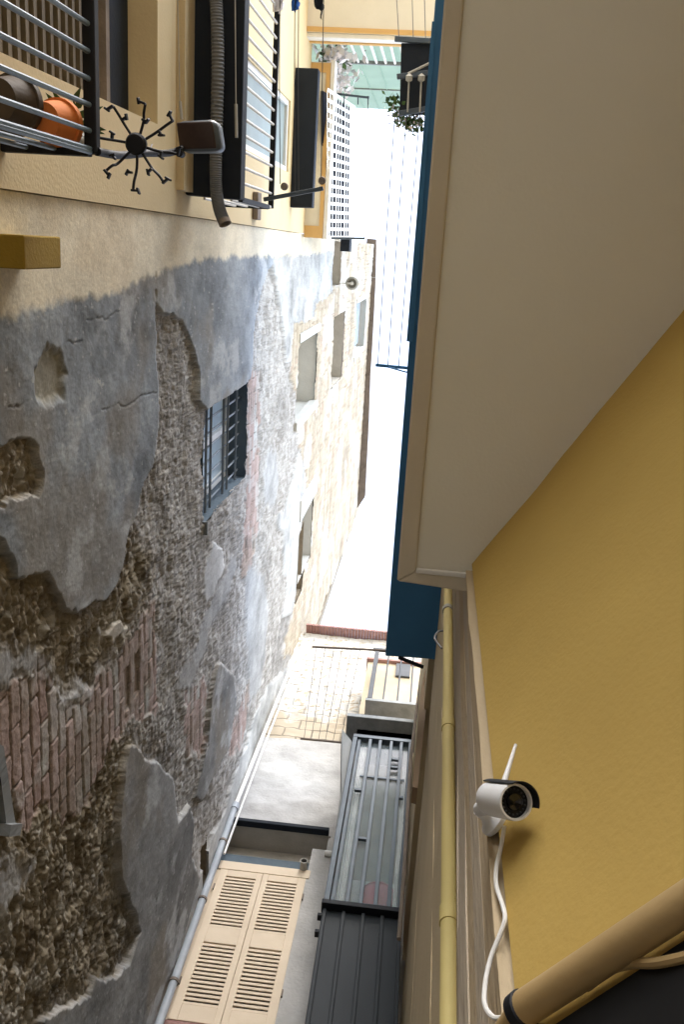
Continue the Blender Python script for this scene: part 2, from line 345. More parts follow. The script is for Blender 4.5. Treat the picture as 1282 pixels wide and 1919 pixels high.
    jd = np.minimum(np.minimum(fz, 1 - fz) * bh, np.minimum(fy, 1 - fy) * L_) + (fbm(Y * 30, Z * 30, 123, 3) - .5) * .010 + (fbm(Y * 7, Z * 7, 132, 3) - .5) * .008; jn = sst(.002, .010, jd)
    rnd = h2(cc, row, 124)
    bc = mixc(np.broadcast_to(C(.33, .235, .20), Y.shape + (3,)), np.broadcast_to(C(.45, .355, .32), Y.shape + (3,)), np.clip(rnd * .7 + (fbm(Y * 10, Z * 10, 125, 5) - .5) * 1.2 + .2, 0, 1))
    bc = mixc(bc, np.broadcast_to(C(.45, .43, .40), Y.shape + (3,)), np.where(h2(cc, row, 126) > .82, .75, 0.) + sst(.6, .72, fbm(Y * 6, Z * 6, 127, 5)) * .5)
    bc = mixc(bc, np.broadcast_to(C(.27, .22, .17), Y.shape + (3,)), sst(.5, .7, fbm(Y * 2.2, Z * 2.2, 131, 5)) * .6)
    bc = mixc(bc, np.broadcast_to(C(.16, .135, .11), Y.shape + (3,)), (1 - jn) * .85)
    hb = -.006 + jn * .012 + (rnd - .5) * .009 * jn + (fbm(Y * 25, Z * 25, 128, 4, .6) - .5) * .009
    gone = h2(cc, row, 129) > .955; hb = np.where(gone, hb - .02 * jn, hb)
    hgt = hgt * (1 - mb) + hb * mb; col = mixc(col, bc, mb)
    # --- plaster coats
    pl = [(.262, .285, .305), (.225, .225, .22), (.42, .42, .405), (.52, .52, .515), (.55, .50, .42), (.36, .36, .355)]
    n1 = fbm(Y * 2.1, Z * 2.1, 141, 7, .6); n2 = fbm(Y * 9, Z * 7, 142, 5, .6); n3 = fbm(Y * 40, Z * 40, 143, 3, .6)
    for P, k in PLASTER:
        sharp = .36 if k in (0, 1) else .6
        d = sdist(P, y0 + (wy - y0) * sharp, z0 + (wz - z0) * sharp)
        if k == 0 or k == 1:
            for H_ in HOLES: d = np.minimum(d, -sdist(H_, y0 + (wy - y0) * .5, z0 + (wz - z0) * .5))
        m = sst(-.004, .010, d) if k != 5 else sst(-.05, .06, d + (n2 - .5) * .16) * .85
        c = np.array(pl[k]); v = .38 + 1.24 * n1
        pc = c[None, None, :] * np.clip(v + (n2 - .5) * .55 + (n3 - .5) * .22, .45, 1.5)[..., None]
        if k in (0, 1):
            pc = mixc(pc, np.broadcast_to(C(.25, .215, .165), Y.shape + (3,)), sst(.52, .72, fbm(Y * 1.3 + 4, Z * 1.6, 145, 5)) * .55)
            pc = mixc(pc, np.broadcast_to(C(.50, .51, .51), Y.shape + (3,)), sst(.58, .74, fbm(Y * 3.2, Z * 2.4, 146, 6, .6)) * .6)
            pc = mixc(pc, np.broadcast_to(C(.52, .52, .50), Y.shape + (3,)), sst(.79, .84, fbm(Y * 26, Z * 30, 147, 3)) * .6)
            # broken rim of the coat
            rim = np.exp(-np.clip(d, 0, 9) / .012) * sst(.35, .6, fbm(Y * 6, Z * 6, 148, 3)); pc = mixc(pc, np.broadcast_to(C(.47, .45, .41), Y.shape + (3,)), rim * .7)
        th = (.042 if k in (0, 1) else .012 if k == 5 else .024)
        hp = th + (n1 - .5) * .022 + (n2 - .5) * .006
        hgt = hgt * (1 - m) + hp * m; col = mixc(col, pc, m); zone = np.maximum(zone * (1 - m), m)
    # --- shallow scar in the big coat
    d = sdist(SCAR, y0 + (wy - y0) * .5, z0 + (wz - z0) * .5); m = sst(-.03, .03, d)
    hgt -= m * (.02 + .012 * n2); col = mixc(col, np.broadcast_to(C(.30, .27, .19), Y.shape + (3,)), m * .7); col = mixc(col, np.broadcast_to(C(.46, .46, .42), Y.shape + (3,)), m * sst(.45, .6, n2) * .8)
    # --- cream coat that runs on from the house next door, with a brushed edge
    d = sdist(CREAMCOAT, y0 + (wy - y0) * .45, z0 + (wz - z0) * .45); m = sst(-.02, .03, d + (n2 - .5) * .05 + (n3 - .5) * .02)
    cm = C(.75, .68, .53)[None, None, :] * np.clip(.72 + .5 * n1 + (n2 - .5) * .25, .6, 1.1)[..., None]
    cm = mixc(cm, np.broadcast_to(C(.60, .48, .32), Y.shape + (3,)), sst(.5, .75, fbm(Y * 3, Z * 1.5, 151, 5)) * .4)
    col = mixc(col, cm, m); flat = np.maximum(m, 0); hgt = hgt * (1 - flat) + (.043 + (n1 - .5) * .012) * flat; zone = np.maximum(zone, m)
    # --- cracks
    for cr in CRACKS:
        d = sline(cr, y0 + (wy - y0) * .35, z0 + (wz - z0) * .35); g = np.exp(-(d / .0042) ** 2) * sst(.25, .5, fbm(Y * 9, Z * 9, 155, 3))
        hgt -= .006 * g; col = col * (1 - .45 * g)[..., None]
    hgt = np.where(Z < 2.5, .02, hgt)
    X = -A - .03 + hgt
    nz, ny = Y.shape
    co = np.stack([X, Y, Z], -1).reshape(-1, 3).astype(np.float32)
    idx = np.arange(nz * ny).reshape(nz, ny)
    q = np.stack([idx[:-1, :-1], idx[:-1, 1:], idx[1:, 1:], idx[1:, :-1]], -1).reshape(-1, 4)
    yc = ((Y[:-1, :-1] + Y[1:, 1:]) / 2).ravel(); zc = ((Z[:-1, :-1] + Z[1:, 1:]) / 2).ravel()
    keep = np.ones(len(q), bool)
    for k, (a, b, c, d) in OPEN.items(): keep &= ~((yc > a) & (yc < b) & (zc > c) & (zc < d))
    # far gable edge of the wall leans back towards the roof
    e0 = wall_yz((590, 1160)); e1 = wall_yz((682, 932))
    lim = np.interp(zc, [e0[1], e1[1]], [e0[0] + .25, e1[0]]); keep &= yc < lim + (vn(zc * 3, zc * 0, 9) - .5) * .12
    q = q[keep]
    me = bpy.data.meshes.new('wall'); me.vertices.add(len(co)); me.vertices.foreach_set('co', co.ravel())
    me.loops.add(len(q) * 4); me.loops.foreach_set('vertex_index', q.ravel().astype(np.int32))
    me.polygons.add(len(q)); me.polygons.foreach_set('loop_start', (np.arange(len(q)) * 4).astype(np.int32))
    me.update(calc_edges=True)
    at = me.color_attributes.new('coat', 'FLOAT_COLOR', 'POINT')
    rgba = np.concatenate([np.clip(col, 0, 1), zone[..., None]], -1).reshape(-1).astype(np.float32); at.data.foreach_set('color', rgba)
    me.polygons.foreach_set('use_smooth', np.ones(len(q), bool)); me.update()
    m = bpy.data.materials.new('weathered_wall'); m.use_nodes = True; nt = m.node_tree; N = nt.nodes; L = nt.links; b = N['Principled BSDF']
    b.inputs['Roughness'].default_value = .92; b.inputs['Specular IOR Level'].default_value = .2
    ca = N.new('ShaderNodeVertexColor'); ca.layer_name = 'coat'
    tc = N.new('ShaderNodeTexCoord'); n = N.new('ShaderNodeTexNoise'); n.inputs['Scale'].default_value = 55; n.inputs['Detail'].default_value = 8; n.inputs['Roughness'].default_value = .7
    L.new(tc.outputs['Object'], n.inputs['Vector'])
    mr = N.new('ShaderNodeMapRange'); mr.inputs['From Min'].default_value = .3; mr.inputs['From Max'].default_value = .7; mr.inputs['To Min'].default_value = .82; mr.inputs['To Max'].default_value = 1.16
    L.new(n.outputs['Fac'], mr.inputs['Value'])
    mx = N.new('ShaderNodeMix'); mx.data_type = 'RGBA'; mx.blend_type = 'MULTIPLY'; mx.inputs['Factor'].default_value = 1
    L.new(ca.outputs['Color'], mx.inputs['A']); L.new(mr.outputs['Result'], mx.inputs['B']); L.new(mx.outputs['Result'], b.inputs['Base Color'])
    inv = N.new('ShaderNodeMapRange'); inv.inputs['To Min'].default_value = .3; inv.inputs['To Max'].default_value = .22; L.new(ca.outputs['Alpha'], inv.inputs['Value'])
    bp = N.new('ShaderNodeBump'); bp.inputs['Distance'].default_value = .02; L.new(inv.outputs['Result'], bp.inputs['Strength']); L.new(n.outputs['Fac'], bp.inputs['Height']); L.new(bp.outputs['Normal'], b.inputs['Normal'])
    o = bpy.data.objects.new('wall', me); COL.objects.link(o); me.materials.append(m); adopt(o, parent)
    return o

def recess(name, key, depth, mt, parent, back=None):
    y0, y1, z0, z1 = OPEN[key]; x0 = -A - .03; x1 = x0 - depth; e = .012
    y0 -= e; y1 += e; z0 -= e; z1 += e
    m = MB()
    F = [(x0, y0, z0), (x0, y1, z0), (x0, y1, z1), (x0, y0, z1), (x1, y0, z0), (x1, y1, z0), (x1, y1, z1), (x1, y0, z1)]
    m.add(F, [(0, 1, 5, 4), (1, 2, 6, 5), (2, 3, 7, 6), (3, 0, 4, 7), (4, 5, 6, 7)])
    return m.build(name, mt, parent)

# ================================================================== LEFT: weathered building
W = thing('weathered_building', 'tall old building with peeling grey plaster, bare rubble, brick and pale stone', 'building', (-A, 3, GROUND))
old_wall(W)
w1 = recess('window', 'barred', .24, M['slatesoff'], W)
y0, y1, z0, z1 = OPEN['barred']
MB().box(-A - .262, -A - .25, y0, y1, z0, z1).build('pane', M['paneglass'], w1)
fr = MB()
for yv in (y0 + .03, (y0 + y1) / 2, y1 - .03): fr.box(-A - .25, -A - .215, yv - .03, yv + .03, z0, z1)
for zv in (z0 + .03, z1 - .03): fr.box(-A - .249, -A - .217, y0 + .06, y1 - .06, zv - .03, zv + .03)
fr.build('frame', M['white'], w1)
g = MB()
for i in range(8):
    yv = y0 + .06 + i * (y1 - y0 - .12) / 7
    g.tube([(-A - .11, yv, z0), (-A - .11, yv, z1)], .009, 6)
for zv in (z0 + .32, z0 + .48, z0 + .95, z0 + 1.12, z1 - .2): g.tube([(-A - .09, y0, zv), (-A - .09, y1, zv)], .012, 6)
g.build('grille', M['grille'], w1)
MB().hexa([(-A - .2, y1 - .02, z0), (-A + .01, y1 - .02, z0), (-A + .01, y1 + .09, z0), (-A - .2, y1 + .09, z0), (-A - .2, y1 - .02, z0 + .02), (-A + .01, y1 - .02, z0 + .02), (-A + .01, y1 + .09, z0 + .02), (-A - .2, y1 + .09, z0 + .02)]).build('sill', M['wood'], w1)
recess('window', 'pale', .34, M['palesoff'], W)
y0, y1, z0, z1 = OPEN['pale']; 
MB().box(-A - .1, -A + .015, y1 - .02, y1 + .10, z0 - .05, z1 + .05).build('jamb', M['palesoff'], W, bevel=.01)
MB().box(-A - .1, -A + .012, y0 - .10, y0 + .02, z0 - .05, z1 + .05).build('jamb', M['palesoff'], W, bevel=.01)
recess('window', 'far', .5, M['palesoff'], W)
y0, y1, z0, z1 = OPEN['far']
MB().box(-A - .1, -A + .02, y0 - .32, y0, z0 - .3, z1 + .15).build('jamb', M['palesoff'], W, bevel=.01)
recess('window', 'sill', .4, M['brownsoff'], W)
wh = recess('window', 'high', .16, M['white'], W)
y0, y1, z0, z1 = OPEN['high']; 
MB().box(-A - .16, -A - .14, y0 + .08, y1 - .08, z0 + .5, z1 - .05).build('pane', M['paneglass'], wh)
f2 = MB().box(-A - .03, -A + .012, y0 - .09, y0, z0, z1).box(-A - .03, -A + .012, y1, y1 + .09, z0, z1).box(-A - .03, -A + .014, y0 - .09, y1 + .09, z1, z1 + .3)
f2.build('frame', M['white'], wh)
recess('window', 'strip', .5, M['greysoff'], W)
recess('window', 'stripb', .5, M['greysoff'], W)
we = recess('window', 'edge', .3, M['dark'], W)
a = PX((-12, 1395), -A + .02); b_ = PX((22, 1556), -A + .02); 
MB().bar(PX((4, 1555), -A + .01), PX((25, 1553), -A + .01), .07, .05).build('jamb', M['wood'], we)
y0, y1, z0, z1 = OPEN['edge']
j = MB().prism([PX((-8, 1392), -A + .012), PX((6, 1398), -A + .012), PX((29, 1548), -A + .012), PX((14, 1566), -A + .012)], (-.09, 0, 0)); j.build('frame', M['wood'], we)
recess('putlog_hole', 'hole', .25, M['brownsoff'], W)
# eave: boards and a gutter lip
ev = MB()
p = [PX((705, 448), -A), PX((703, 520), -A), PX((700, 600), -A), PX((697, 640), -A), PX((692, 700), -A), PX((689, 800), -A), PX((686, 870), -A), PX((682, 932), -A)]
zt = 24.2
base = [Vector((-A - .2, q.y, zt)) for q in p]
outs = [PZ(u, zt) for u in [(705, 448), (704, 520), (700, 600), (697, 655), (694, 700), (691, 790), (687, 870), (684, 932)]]
for i in range(len(p) - 1):
    d = .02 if i % 2 else 0
    ev.hexa([base[i] + Vector((0, .005, d)), outs[i] + Vector((0, .005, d)), outs[i + 1] + Vector((0, -.005, d)), base[i + 1] + Vector((0, -.005, d)), base[i] + Vector((0, .005, .25)), outs[i] + Vector((0, .005, .25)), outs[i + 1] + Vector((0, -.005, .25)), base[i + 1] + Vector((0, -.005, .25))])
ev.build('roof_eave', M['eave'], W)
MB().box(-A - 6, -A - .7, -.1, 7.15, GROUND, 25).build('core', M['brownsoff'], W)
MB().box(-A - .7, -A - .05, 6.95, 7.15, GROUND, 24.3).build('gable_return', M['brownsoff'], W)

# white ceramic wall lamp
lp = PX((640, 531), -A); lo = PZ((660, 531), lp.z + .0)
T = thing('wall_lamp', 'small round white enamel lamp on a short arm, high on the pale stone', 'lamp', tuple(lp))
MB().tube(smoothpath([lp, lp.lerp(lo, .6) - Vector((0, 0, .01)), lo]), .018, 8).build('arm', M['white'], T, True)
MB().lathe(lo + Vector((0, 0, -.05)), (0, 0, 1), [(0, .085), (.02, .115), (.07, .07), (.11, .02), (.12, 0)], 24).build('shade', M['grey'], T, True)
MB().lathe(lo + Vector((0, 0, -.02)), (0, 0, 1), [(-.04, .0), (-.03, .025), (0, .035), (.03, .02)], 14).build('bulb', M['white'], T, True)

# conduit and cables in the corner
T = thing('corner_conduit', 'grey conduit running up the corner beside the louvred shutters', 'pipe', tuple(PY((300, 1919), 5.7)))
c0 = PY((283, 1960), 5.72); c1 = PY((440, 1512), 5.72)
MB().tube([c0 - (c1 - c0) * .5, c0, c1], .034, 12).build('pipe', M['conduit'], T, True)
MB().lathe(c1 - (c1 - c0).normalized() * .05, c1 - c0, [(0, .036), (0, .044), (.09, .044), (.10, .02), (.10, 0)], 12).build('collar', M['conduit'], T, True)
MB().tube([c1, PY((487, 1392), 5.72), PY((540, 1262), 5.72), PY((556, 1225), 5.72)], .022, 8).build('white_pipe', M['white'], T, True)
MB().tube([PY((420, 1600), 5.74), PY((452, 1512), 5.74), PY((492, 1405), 5.74), PY((546, 1268), 5.74)], .012, 6).build('cable', M['white'], T, True)

for t in (.2, .52, .8):
    q = c0.lerp(c1, t); MB().lathe(q, c1 - c0, [(0, .034), (0, .042), (.025, .042), (.025, .034)], 12).build('clip', M['eave'], T, True)

# ================================================================== END: shuttered wall
YE = 5.85
E_ = thing('end_building', 'cement rendered wall across the lane end with shuttered window and stone top', 'building', (-.7, YE, GROUND))
def grid_wall(name, x0, x1, z0, z1, y, nx, nz, fn, mt, parent):
    m = MB()
    for i in range(nz + 1):
        for k in range(nx + 1):
            x = x0 + (x1 - x0) * k / nx; z = z0 + (z1 - z0) * i / nz; m.v.append((x, y - fn(x, z), z))
    for i in range(nz):
        for k in range(nx): m.f.append((i * (nx + 1) + k, i * (nx + 1) + k + 1, (i + 1) * (nx + 1) + k + 1, (i + 1) * (nx + 1) + k))
    return m.build(name, mt, parent, True)
from mathutils import noise as mn
def bumpy(x, z): return .03 * mn.fractal(Vector((x * 2.2, z * 2.2, 3)), .8, 2.1, 5)
# shutter opening limits
sx0 = PY((300, 1919), YE).x + .04; sx1 = PY((575, 1640), YE).x
st0 = 5.62; st1 = PY((430, 1615), YE).z; lt1 = PY((520, 1550), YE).z
wz0 = PY((440, 1545), YE).z
MB().box(sx1, 1.5, YE, YE + .4, GROUND, wz0 - .25).build('wall', M['cement'], E_)
zc = PY((560, 1385), YE).z
grid_wall('wall', -2.2, 1.2, wz0 - .02, zc, YE, 90, 70, bumpy, M['cement'], E_)
grid_wall('wall', sx1 + .14, 1.2, GROUND, wz0, YE - .004, 60, 120, bumpy, M['cement'], E_)
MB().box(-2.3, sx1 + .2, YE + .05, YE + .4, GROUND, st0 - .02).build('wall', M['cement'], E_)
MB().box(-2.3, 1.5, YE + .06, YE + .4, wz0, zc).build('wall', M['cement'], E_)
# upper stone courses
def stone_mat():
    m = bpy.data.materials.new('pale_rubble_courses'); m.use_nodes = True; nt = m.node_tree; N = nt.nodes; L = nt.links; b = N['Principled BSDF']; b.inputs['Roughness'].default_value = .92
    tc = N.new('ShaderNodeTexCoord'); mp = N.new('ShaderNodeMapping'); mp.inputs['Rotation'].default_value = (math.radians(90), 0, 0); L.new(tc.outputs['Object'], mp.inputs['Vector'])
    nz = N.new('ShaderNodeTexNoise'); nz.inputs['Scale'].default_value = 3.5; nz.inputs['Detail'].default_value = 6; L.new(tc.outputs['Object'], nz.inputs['Vector'])
    va = N.new('ShaderNodeMix'); va.data_type = 'RGBA'; va.inputs['Factor'].default_value = .06; L.new(mp.outputs['Vector'], va.inputs['A']); L.new(nz.outputs['Color'], va.inputs['B'])
    br = N.new('ShaderNodeTexBrick'); br.inputs['Scale'].default_value = 1.; br.inputs['Brick Width'].default_value = .34; br.inputs['Row Height'].default_value = .19; br.inputs['Mortar Size'].default_value = .012
    br.inputs['Mortar Smooth'].default_value = .6
    br.inputs['Color1'].default_value = (.47, .40, .30, 1); br.inputs['Color2'].default_value = (.42, .35, .26, 1); br.inputs['Mortar'].default_value = (.30, .26, .20, 1)
    L.new(va.outputs['Result'], br.inputs['Vector'])
    # paler colour mixed into the higher part, in patches
    sp = N.new('ShaderNodeSeparateXYZ'); L.new(tc.outputs['Object'], sp.inputs['Vector'])
    ad = N.new('ShaderNodeMath'); ad.operation = 'MULTIPLY_ADD'; ad.inputs[1].default_value = 1.; L.new(sp.outputs['Z'], ad.inputs[0])
    mu = N.new('ShaderNodeMath'); mu.operation = 'MULTIPLY'; mu.inputs[1].default_value = 1.6; L.new(nz.outputs['Fac'], mu.inputs[0]); L.new(mu.outputs['Value'], ad.inputs[2])
    mr = N.new('ShaderNodeMapRange'); mr.inputs['From Min'].default_value = zc + 1.35; mr.inputs['From Max'].default_value = zc + 1.6; mr.inputs['To Max'].default_value = .85; L.new(ad.outputs['Value'], mr.inputs['Value'])
    n2 = N.new('ShaderNodeTexNoise'); n2.inputs['Scale'].default_value = 16; n2.inputs['Detail'].default_value = 7; L.new(tc.outputs['Object'], n2.inputs['Vector'])
    mm = N.new('ShaderNodeMapRange'); mm.inputs['From Min'].default_value = .62; mm.inputs['From Max'].default_value = .54; L.new(n2.outputs['Fac'], mm.inputs['Value'])
    pr = N.new('ShaderNodeMath'); pr.operation = 'MULTIPLY'; L.new(mr.outputs['Result'], pr.inputs[0]); L.new(mm.outputs['Result'], pr.inputs[1])
    mx = N.new('ShaderNodeMix'); mx.data_type = 'RGBA'; L.new(pr.outputs['Value'], mx.inputs['Factor']); L.new(br.outputs['Color'], mx.inputs['A']); mx.inputs['B'].default_value = (.54, .53, .50, 1)
    L.new(mx.outputs['Result'], b.inputs['Base Color'])
    bp = N.new('ShaderNodeBump'); bp.inputs['Strength'].default_value = .8; bp.inputs['Distance'].default_value = .02; L.new(br.outputs['Fac'], bp.inputs['Height']); bp.invert = True
    L.new(bp.outputs['Normal'], b.inputs['Normal']); return m
M['stonewall'] = stone_mat()
ztop = PY((580, 1182), YE).z
grid_wall('upper_wall', -2.2, 1.2, zc - .03, ztop, YE + .05, 90, 90, lambda x, z: .5 * bumpy(x, z) + .02 * mn.noise(Vector((x * 9, z * 12, 5))), M['stonewall'], E_)
MB().box(-2.25, 1.3, YE + .12, YE + .5, zc, ztop).build('upper_wall', M['stonewall'], E_)
tl = MB()
for i in range(40):
    x = PY((578, 1175), YE).x + i * .046
    tl.tube([(x, YE - .10, ztop + .02), (x, YE + .45, ztop + .12)], .024, 8)
tl.build('tile_edge', M['tile'], E_, True)
# lintel recess above the shutter
lz = PY((560, 1608), YE).z
m = MB()
lx0 = -1.72; lx1 = sx1 + .16
wr = wz0 - .024
m.add([(lx0, YE - .004, wr), (lx1, YE - .004, wr), (lx1, YE + .26, wr), (lx0, YE + .26, wr), (lx0, YE + .26, st1 - .3), (lx1, YE + .26, st1 - .3), (lx1, YE, st1 - .3)], [(0, 1, 2, 3), (3, 2, 5, 4), (1, 6, 5, 2)])
m.build('lintel_recess', M['greysoff'], E_)
lg = MB()
lg.box(PY((437, 1548), YE).x, PY((617, 1562), YE).x, YE - .085, YE - .012, wz0 - .04, wz0 + .012)
lg.build('ledge', M['navy'], E_, bevel=.006)
MB().box(lx0, lx1 - .02, YE + .14, YE + .24, st1 - .02, st1 + .30).build('transom_panel', M['slatesoff'], E_)
pv = PY((569, 1626), YE - .02)
MB().lathe(pv + Vector((0, -.08, 0)), (0, 1, 0), [(0, .030), (0, .037), (.3, .037)], 16).build('vent_pipe', M['grey'], E_, True)
MB().lathe(pv + Vector((0, -.05, 0)), (0, 1, 0), [(0, 0), (0, .030)], 16).build('vent_bore', M['dark'], E_)
pv = PY((618, 1600), YE - .03)
MB().lathe(pv + Vector((-.05, 0, 0)), (1, 0, 0), [(0, 0), (0, .03), (.08, .03), (.085, .042), (.14, .042), (.14, 0)], 12).build('stub_pipe', M['white'], E_, True)
# the pair of louvred shutters
SH = MB(); ys0 = YE + .035; ys1 = YE - .012
swall = MB().box(sx0 - .05, sx0 - .004, ys1 + .014, ys0 + .08, st0 - .3, st1 - .13).box(sx1 + .004, sx1 + .045, ys1 + .014, ys0 + .08, st0 - .3, st1 - .13); swall.build('window_frame', M['louvre'], E_)
sw = (sx1 - sx0)
for k in range(2):
    a0 = sx0 + k * sw / 2 + (.002 if k else 0); a1 = sx0 + (k + 1) * sw / 2 - (.0 if k else .002)
    s = MB(); zt_ = st1 - .13; zb_ = st0
    def rail(za, zb, ya=0, xa=a0, xb=a1): s.box(xa, xb, ys1 + ya, ys0, za, zb)
    zsplit = [(zb_ + .16, 6.47), (6.66, zt_ - .09)]
    st_l = .075 if k == 0 else .055; st_r = .055 if k == 0 else .075
    s.box(a0, a0 + st_l, ys1, ys0, zb_, zt_); s.box(a1 - st_r, a1, ys1, ys0, zb_, zt_)
    rail(zb_, zsplit[0][0], .001, a0 + st_l, a1 - st_r); rail(zsplit[0][1], zsplit[1][0], .001, a0 + st_l, a1 - st_r); rail(zsplit[1][1], zt_, .001, a0 + st_l, a1 - st_r)
    so = s.build('shutter', M['louvre'], E_, bevel=.004)
    for (za, zb) in zsplit:
        lv = MB(); n = 15; dz = (zb - za) / n
        for i in range(n):
            z = za + (i + .5) * dz
            lv.hexa([(a0 + st_l, ys1 + .006, z - dz * .40), (a1 - st_r, ys1 + .006, z - dz * .40), (a1 - st_r, ys1 + .018, z - dz * .34), (a0 + st_l, ys1 + .018, z - dz * .34),
                     (a0 + st_l, ys1 + .006, z + dz * .16), (a1 - st_r, ys1 + .006, z + dz * .16), (a1 - st_r, ys1 + .018, z + dz * .22), (a0 + st_l, ys1 + .018, z + dz * .22)])
        lv.build('louvre_panel', M['louvre'], so)
    for z in (zt_ - .3, zb_ + .35):
        hg = MB()
        xx = a0 - .01 if k == 0 else a1 + .002
        hg.box(xx, xx + .012, ys1 - .012, ys1 + .01, z, z + .07)
        hg.build('hinge', M['eave'], so)
MB().box(sx0 - .03, sx1 + .03, ys1 + .002, ys0 + .01, st1 - .12, st1).build('shutter_head', M['louvre'], E_, bevel=.004)
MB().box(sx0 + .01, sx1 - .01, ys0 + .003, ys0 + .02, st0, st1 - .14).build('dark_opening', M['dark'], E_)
MB().box(sx0 - .05, sx1 + .05, YE - .03, YE + .2, st0 - .12, st0 - .03).build('sill', M['tile'], E_)

# ================================================================== glazed bay
YB = 5.0
B = thing('glazed_bay', 'tall grey steel and glass bay above dark ribbed sheet panels, right side of lane end', 'bay', (-.2, YB, GROUND))
bx0 = PY((606, 1695), YB).x; bx1 = PY((752, 1720), YB).x; bz0 = PY((680, 1706), YB).z; bz1 = PY((700, 1392), YB).z; ztb = PY((700, 1363), YB).z
hx0 = PY((642, 1365), YB - .1).x
hood = MB().box(hx0 + .02, bx1 + .05, YB - .12, YB + .25, ztb - .02, ztb + .05)
hood.build('hood', M['wood'], B, bevel=.008)
MB().prism([PY((641, 1366), YB + .02), PY((660, 1390), YB + .02), PY((612, 1660), YB + .02), PY((640, 1480), YB + .02)], (0, .25, 0)).build('cheek', M['wood'], B)
fr = MB(); lx = bx0; 
fr.box(bx0, bx0 + .045, YB - .05, YB + .03, bz0, bz1); fr.box(bx0 + .052, bx0 + .085, YB - .03, YB + .03, bz0, bz1)
fr.box(bx0, bx1, YB - .052, YB + .03, bz1, bz1 + .06)
fr.box(bx1 - .03, bx1, YB - .05, YB + .03, bz0, bz1)
fr.build('frame', M['steel'], B, bevel=.004)
MB().box(bx0 - .01, bx1 + .005, YB - .07, YB + .03, bz0 - .05, bz0).build('bottom_rail', M['black'], B, bevel=.005)
vb = []
for u in ((655, 402), (1, 1)): pass
vx = [bx0 + (bx1 - bx0) * t for t in (.30, .47, .66, .83)]
for i, x in enumerate(vx):
    MB().box(x - .016, x + .016, YB - .046, YB - .014, bz0, bz1).build('bar', M['steel'], B, bevel=.003)
def cross(i, j, t):
    xs = [bx0 + .085] + vx + [bx1 - .03]; z = bz0 + (bz1 - bz0) * t
    MB().box(xs[i] + .017, xs[j] - .017, YB - .044, YB - .016, z, z + .035).build('crossbar', M['steel'], B, bevel=.003)
cross(0, 1, .62); cross(4, 5, .60); cross(3, 4, .86); cross(3, 4, .80); cross(1, 2, .33)
MB().box(bx0 + .13, bx1 - .05, YB - .012, YB - .0, bz0 + (bz1 - bz0) * .735, bz0 + (bz1 - bz0) * .745).build('glazing_bead', M['steel'], B)
MB().box(bx0 + .085, bx1 - .03, YB + .005, YB + .012, bz0, bz1).build('glass', M['bayglass'], B)
for (xa, xb) in ((bx0 + .09, bx0 + .165), (bx1 - .075, bx1 - .035)):
    cu = MB(); n = 12
    for i in range(n + 1):
        x = xa + (xb - xa) * i / n; dy = .012 * math.sin(i * 1.7)
        cu.v += [(x, YB + .05 + dy, bz0), (x, YB + .05 + dy, bz1)]
    for i in range(n): cu.f.append((2 * i, 2 * i + 2, 2 * i + 3, 2 * i + 1))
    cu.build('curtain', M['white'], B, True)
MB().box(bx0, bx1 + .04, YB + .45, YB + .5, GROUND, ztb).build('back_wall', M['palesoff'], B)
MB().box(bx0 + .02, bx1, YB + .03, YB + .45, ztb - .02, ztb).build('ceiling', M['panel'], B)
pb = MB(); pbx0 = PY((581, 1919), YB).x
zlow = GROUND
def pxat(t, z):   # the sheet flares slightly outward towards the ground
    k = (bz0 - z) / (bz0 - 4.9); return (bx0 + (.02) * k) + (bx1 - bx0 + .015 * k - .02 * k) * t
MB().hexa([(pxat(0, zlow), YB, zlow), (pxat(1, zlow), YB, zlow), (pxat(1, zlow), YB + .06, zlow), (pxat(0, zlow), YB + .06, zlow), (bx0, YB, bz0 - .05), (bx1, YB, bz0 - .05), (bx1, YB + .06, bz0 - .05), (bx0, YB + .06, bz0 - .05)]).build('sheet_panel', M['panel'], B)
for t in (.03, .27, .52, .76, .985):
    MB().bar((pxat(t, zlow), YB - .012, zlow), (pxat(t, bz0 - .06), YB - .012, bz0 - .06), .028, .03, (0, 1, 0)).build('rib', M['panel'], B, bevel=.004)
for z in (bz0 - .12, bz0 - .3):
    MB().box(pxat(0, z) - .03, pxat(0, z), YB - .03, YB + .02, z - .03, z).build('hinge', M['black'], B)
# red bucket behind the glass
bk = PY((710, 1668), YB + .2)
T = tag(MB().lathe((bk.x, YB + .22, bz0 + .01), (0, 0, 1), [(0, 0), (0, .13), (.42, .15), (.43, .16), (.45, .15)], 24).build('bucket', M['red'], None, True), 'red bucket standing behind the glass of the grey bay', 'bucket')
MB().box(bx0 + .01, bx1, YB + .07, YB + .44, bz0 - .04, bz0 + .005).build('floor_plate', M['panel'], B)

# ================================================================== small cream house with balcony, above the bay
YC = 5.45
K = thing('cream_annex', 'narrow cream house front with little railed balcony above the grey bay', 'house', (-.1, YC, GROUND))
kx0 = PY((690, 1240), YC).x; kz1 = PY((700, 1241), YC).z; kslab = PY((730, 1325), YC).z
MB().box(kx0, .8, YC, YC + .3, kslab - .25, kz1).build('wall', M['annex'], K)
MB().box(kx0, .8, YC - .004, YC + .3, 7.0, kslab - .25).build('lower_wall', M['brownsoff'], K)
MB().box(kx0 - .02, .8, YC - .05, YC + .3, kz1, kz1 + .05).build('coping', M['tile'], K)
kw = PY((744, 1240), YC); kw2 = PY((768, 1272), YC)
MB().box(kw.x, kw2.x, YC - .03, YC - .002, kw2.z, kz1 - .02).build('window_shutter', M['iron'], K)
rs = YC - .3; rz = PY((735, 1312), rs).z
MB().box(PY((685, 1312), rs).x, .3, rs, YC - .005, rz - .06, rz).build('balcony_slab', M['wood'], K)
r_ = MB(); rt = PY((735, 1219), rs).z
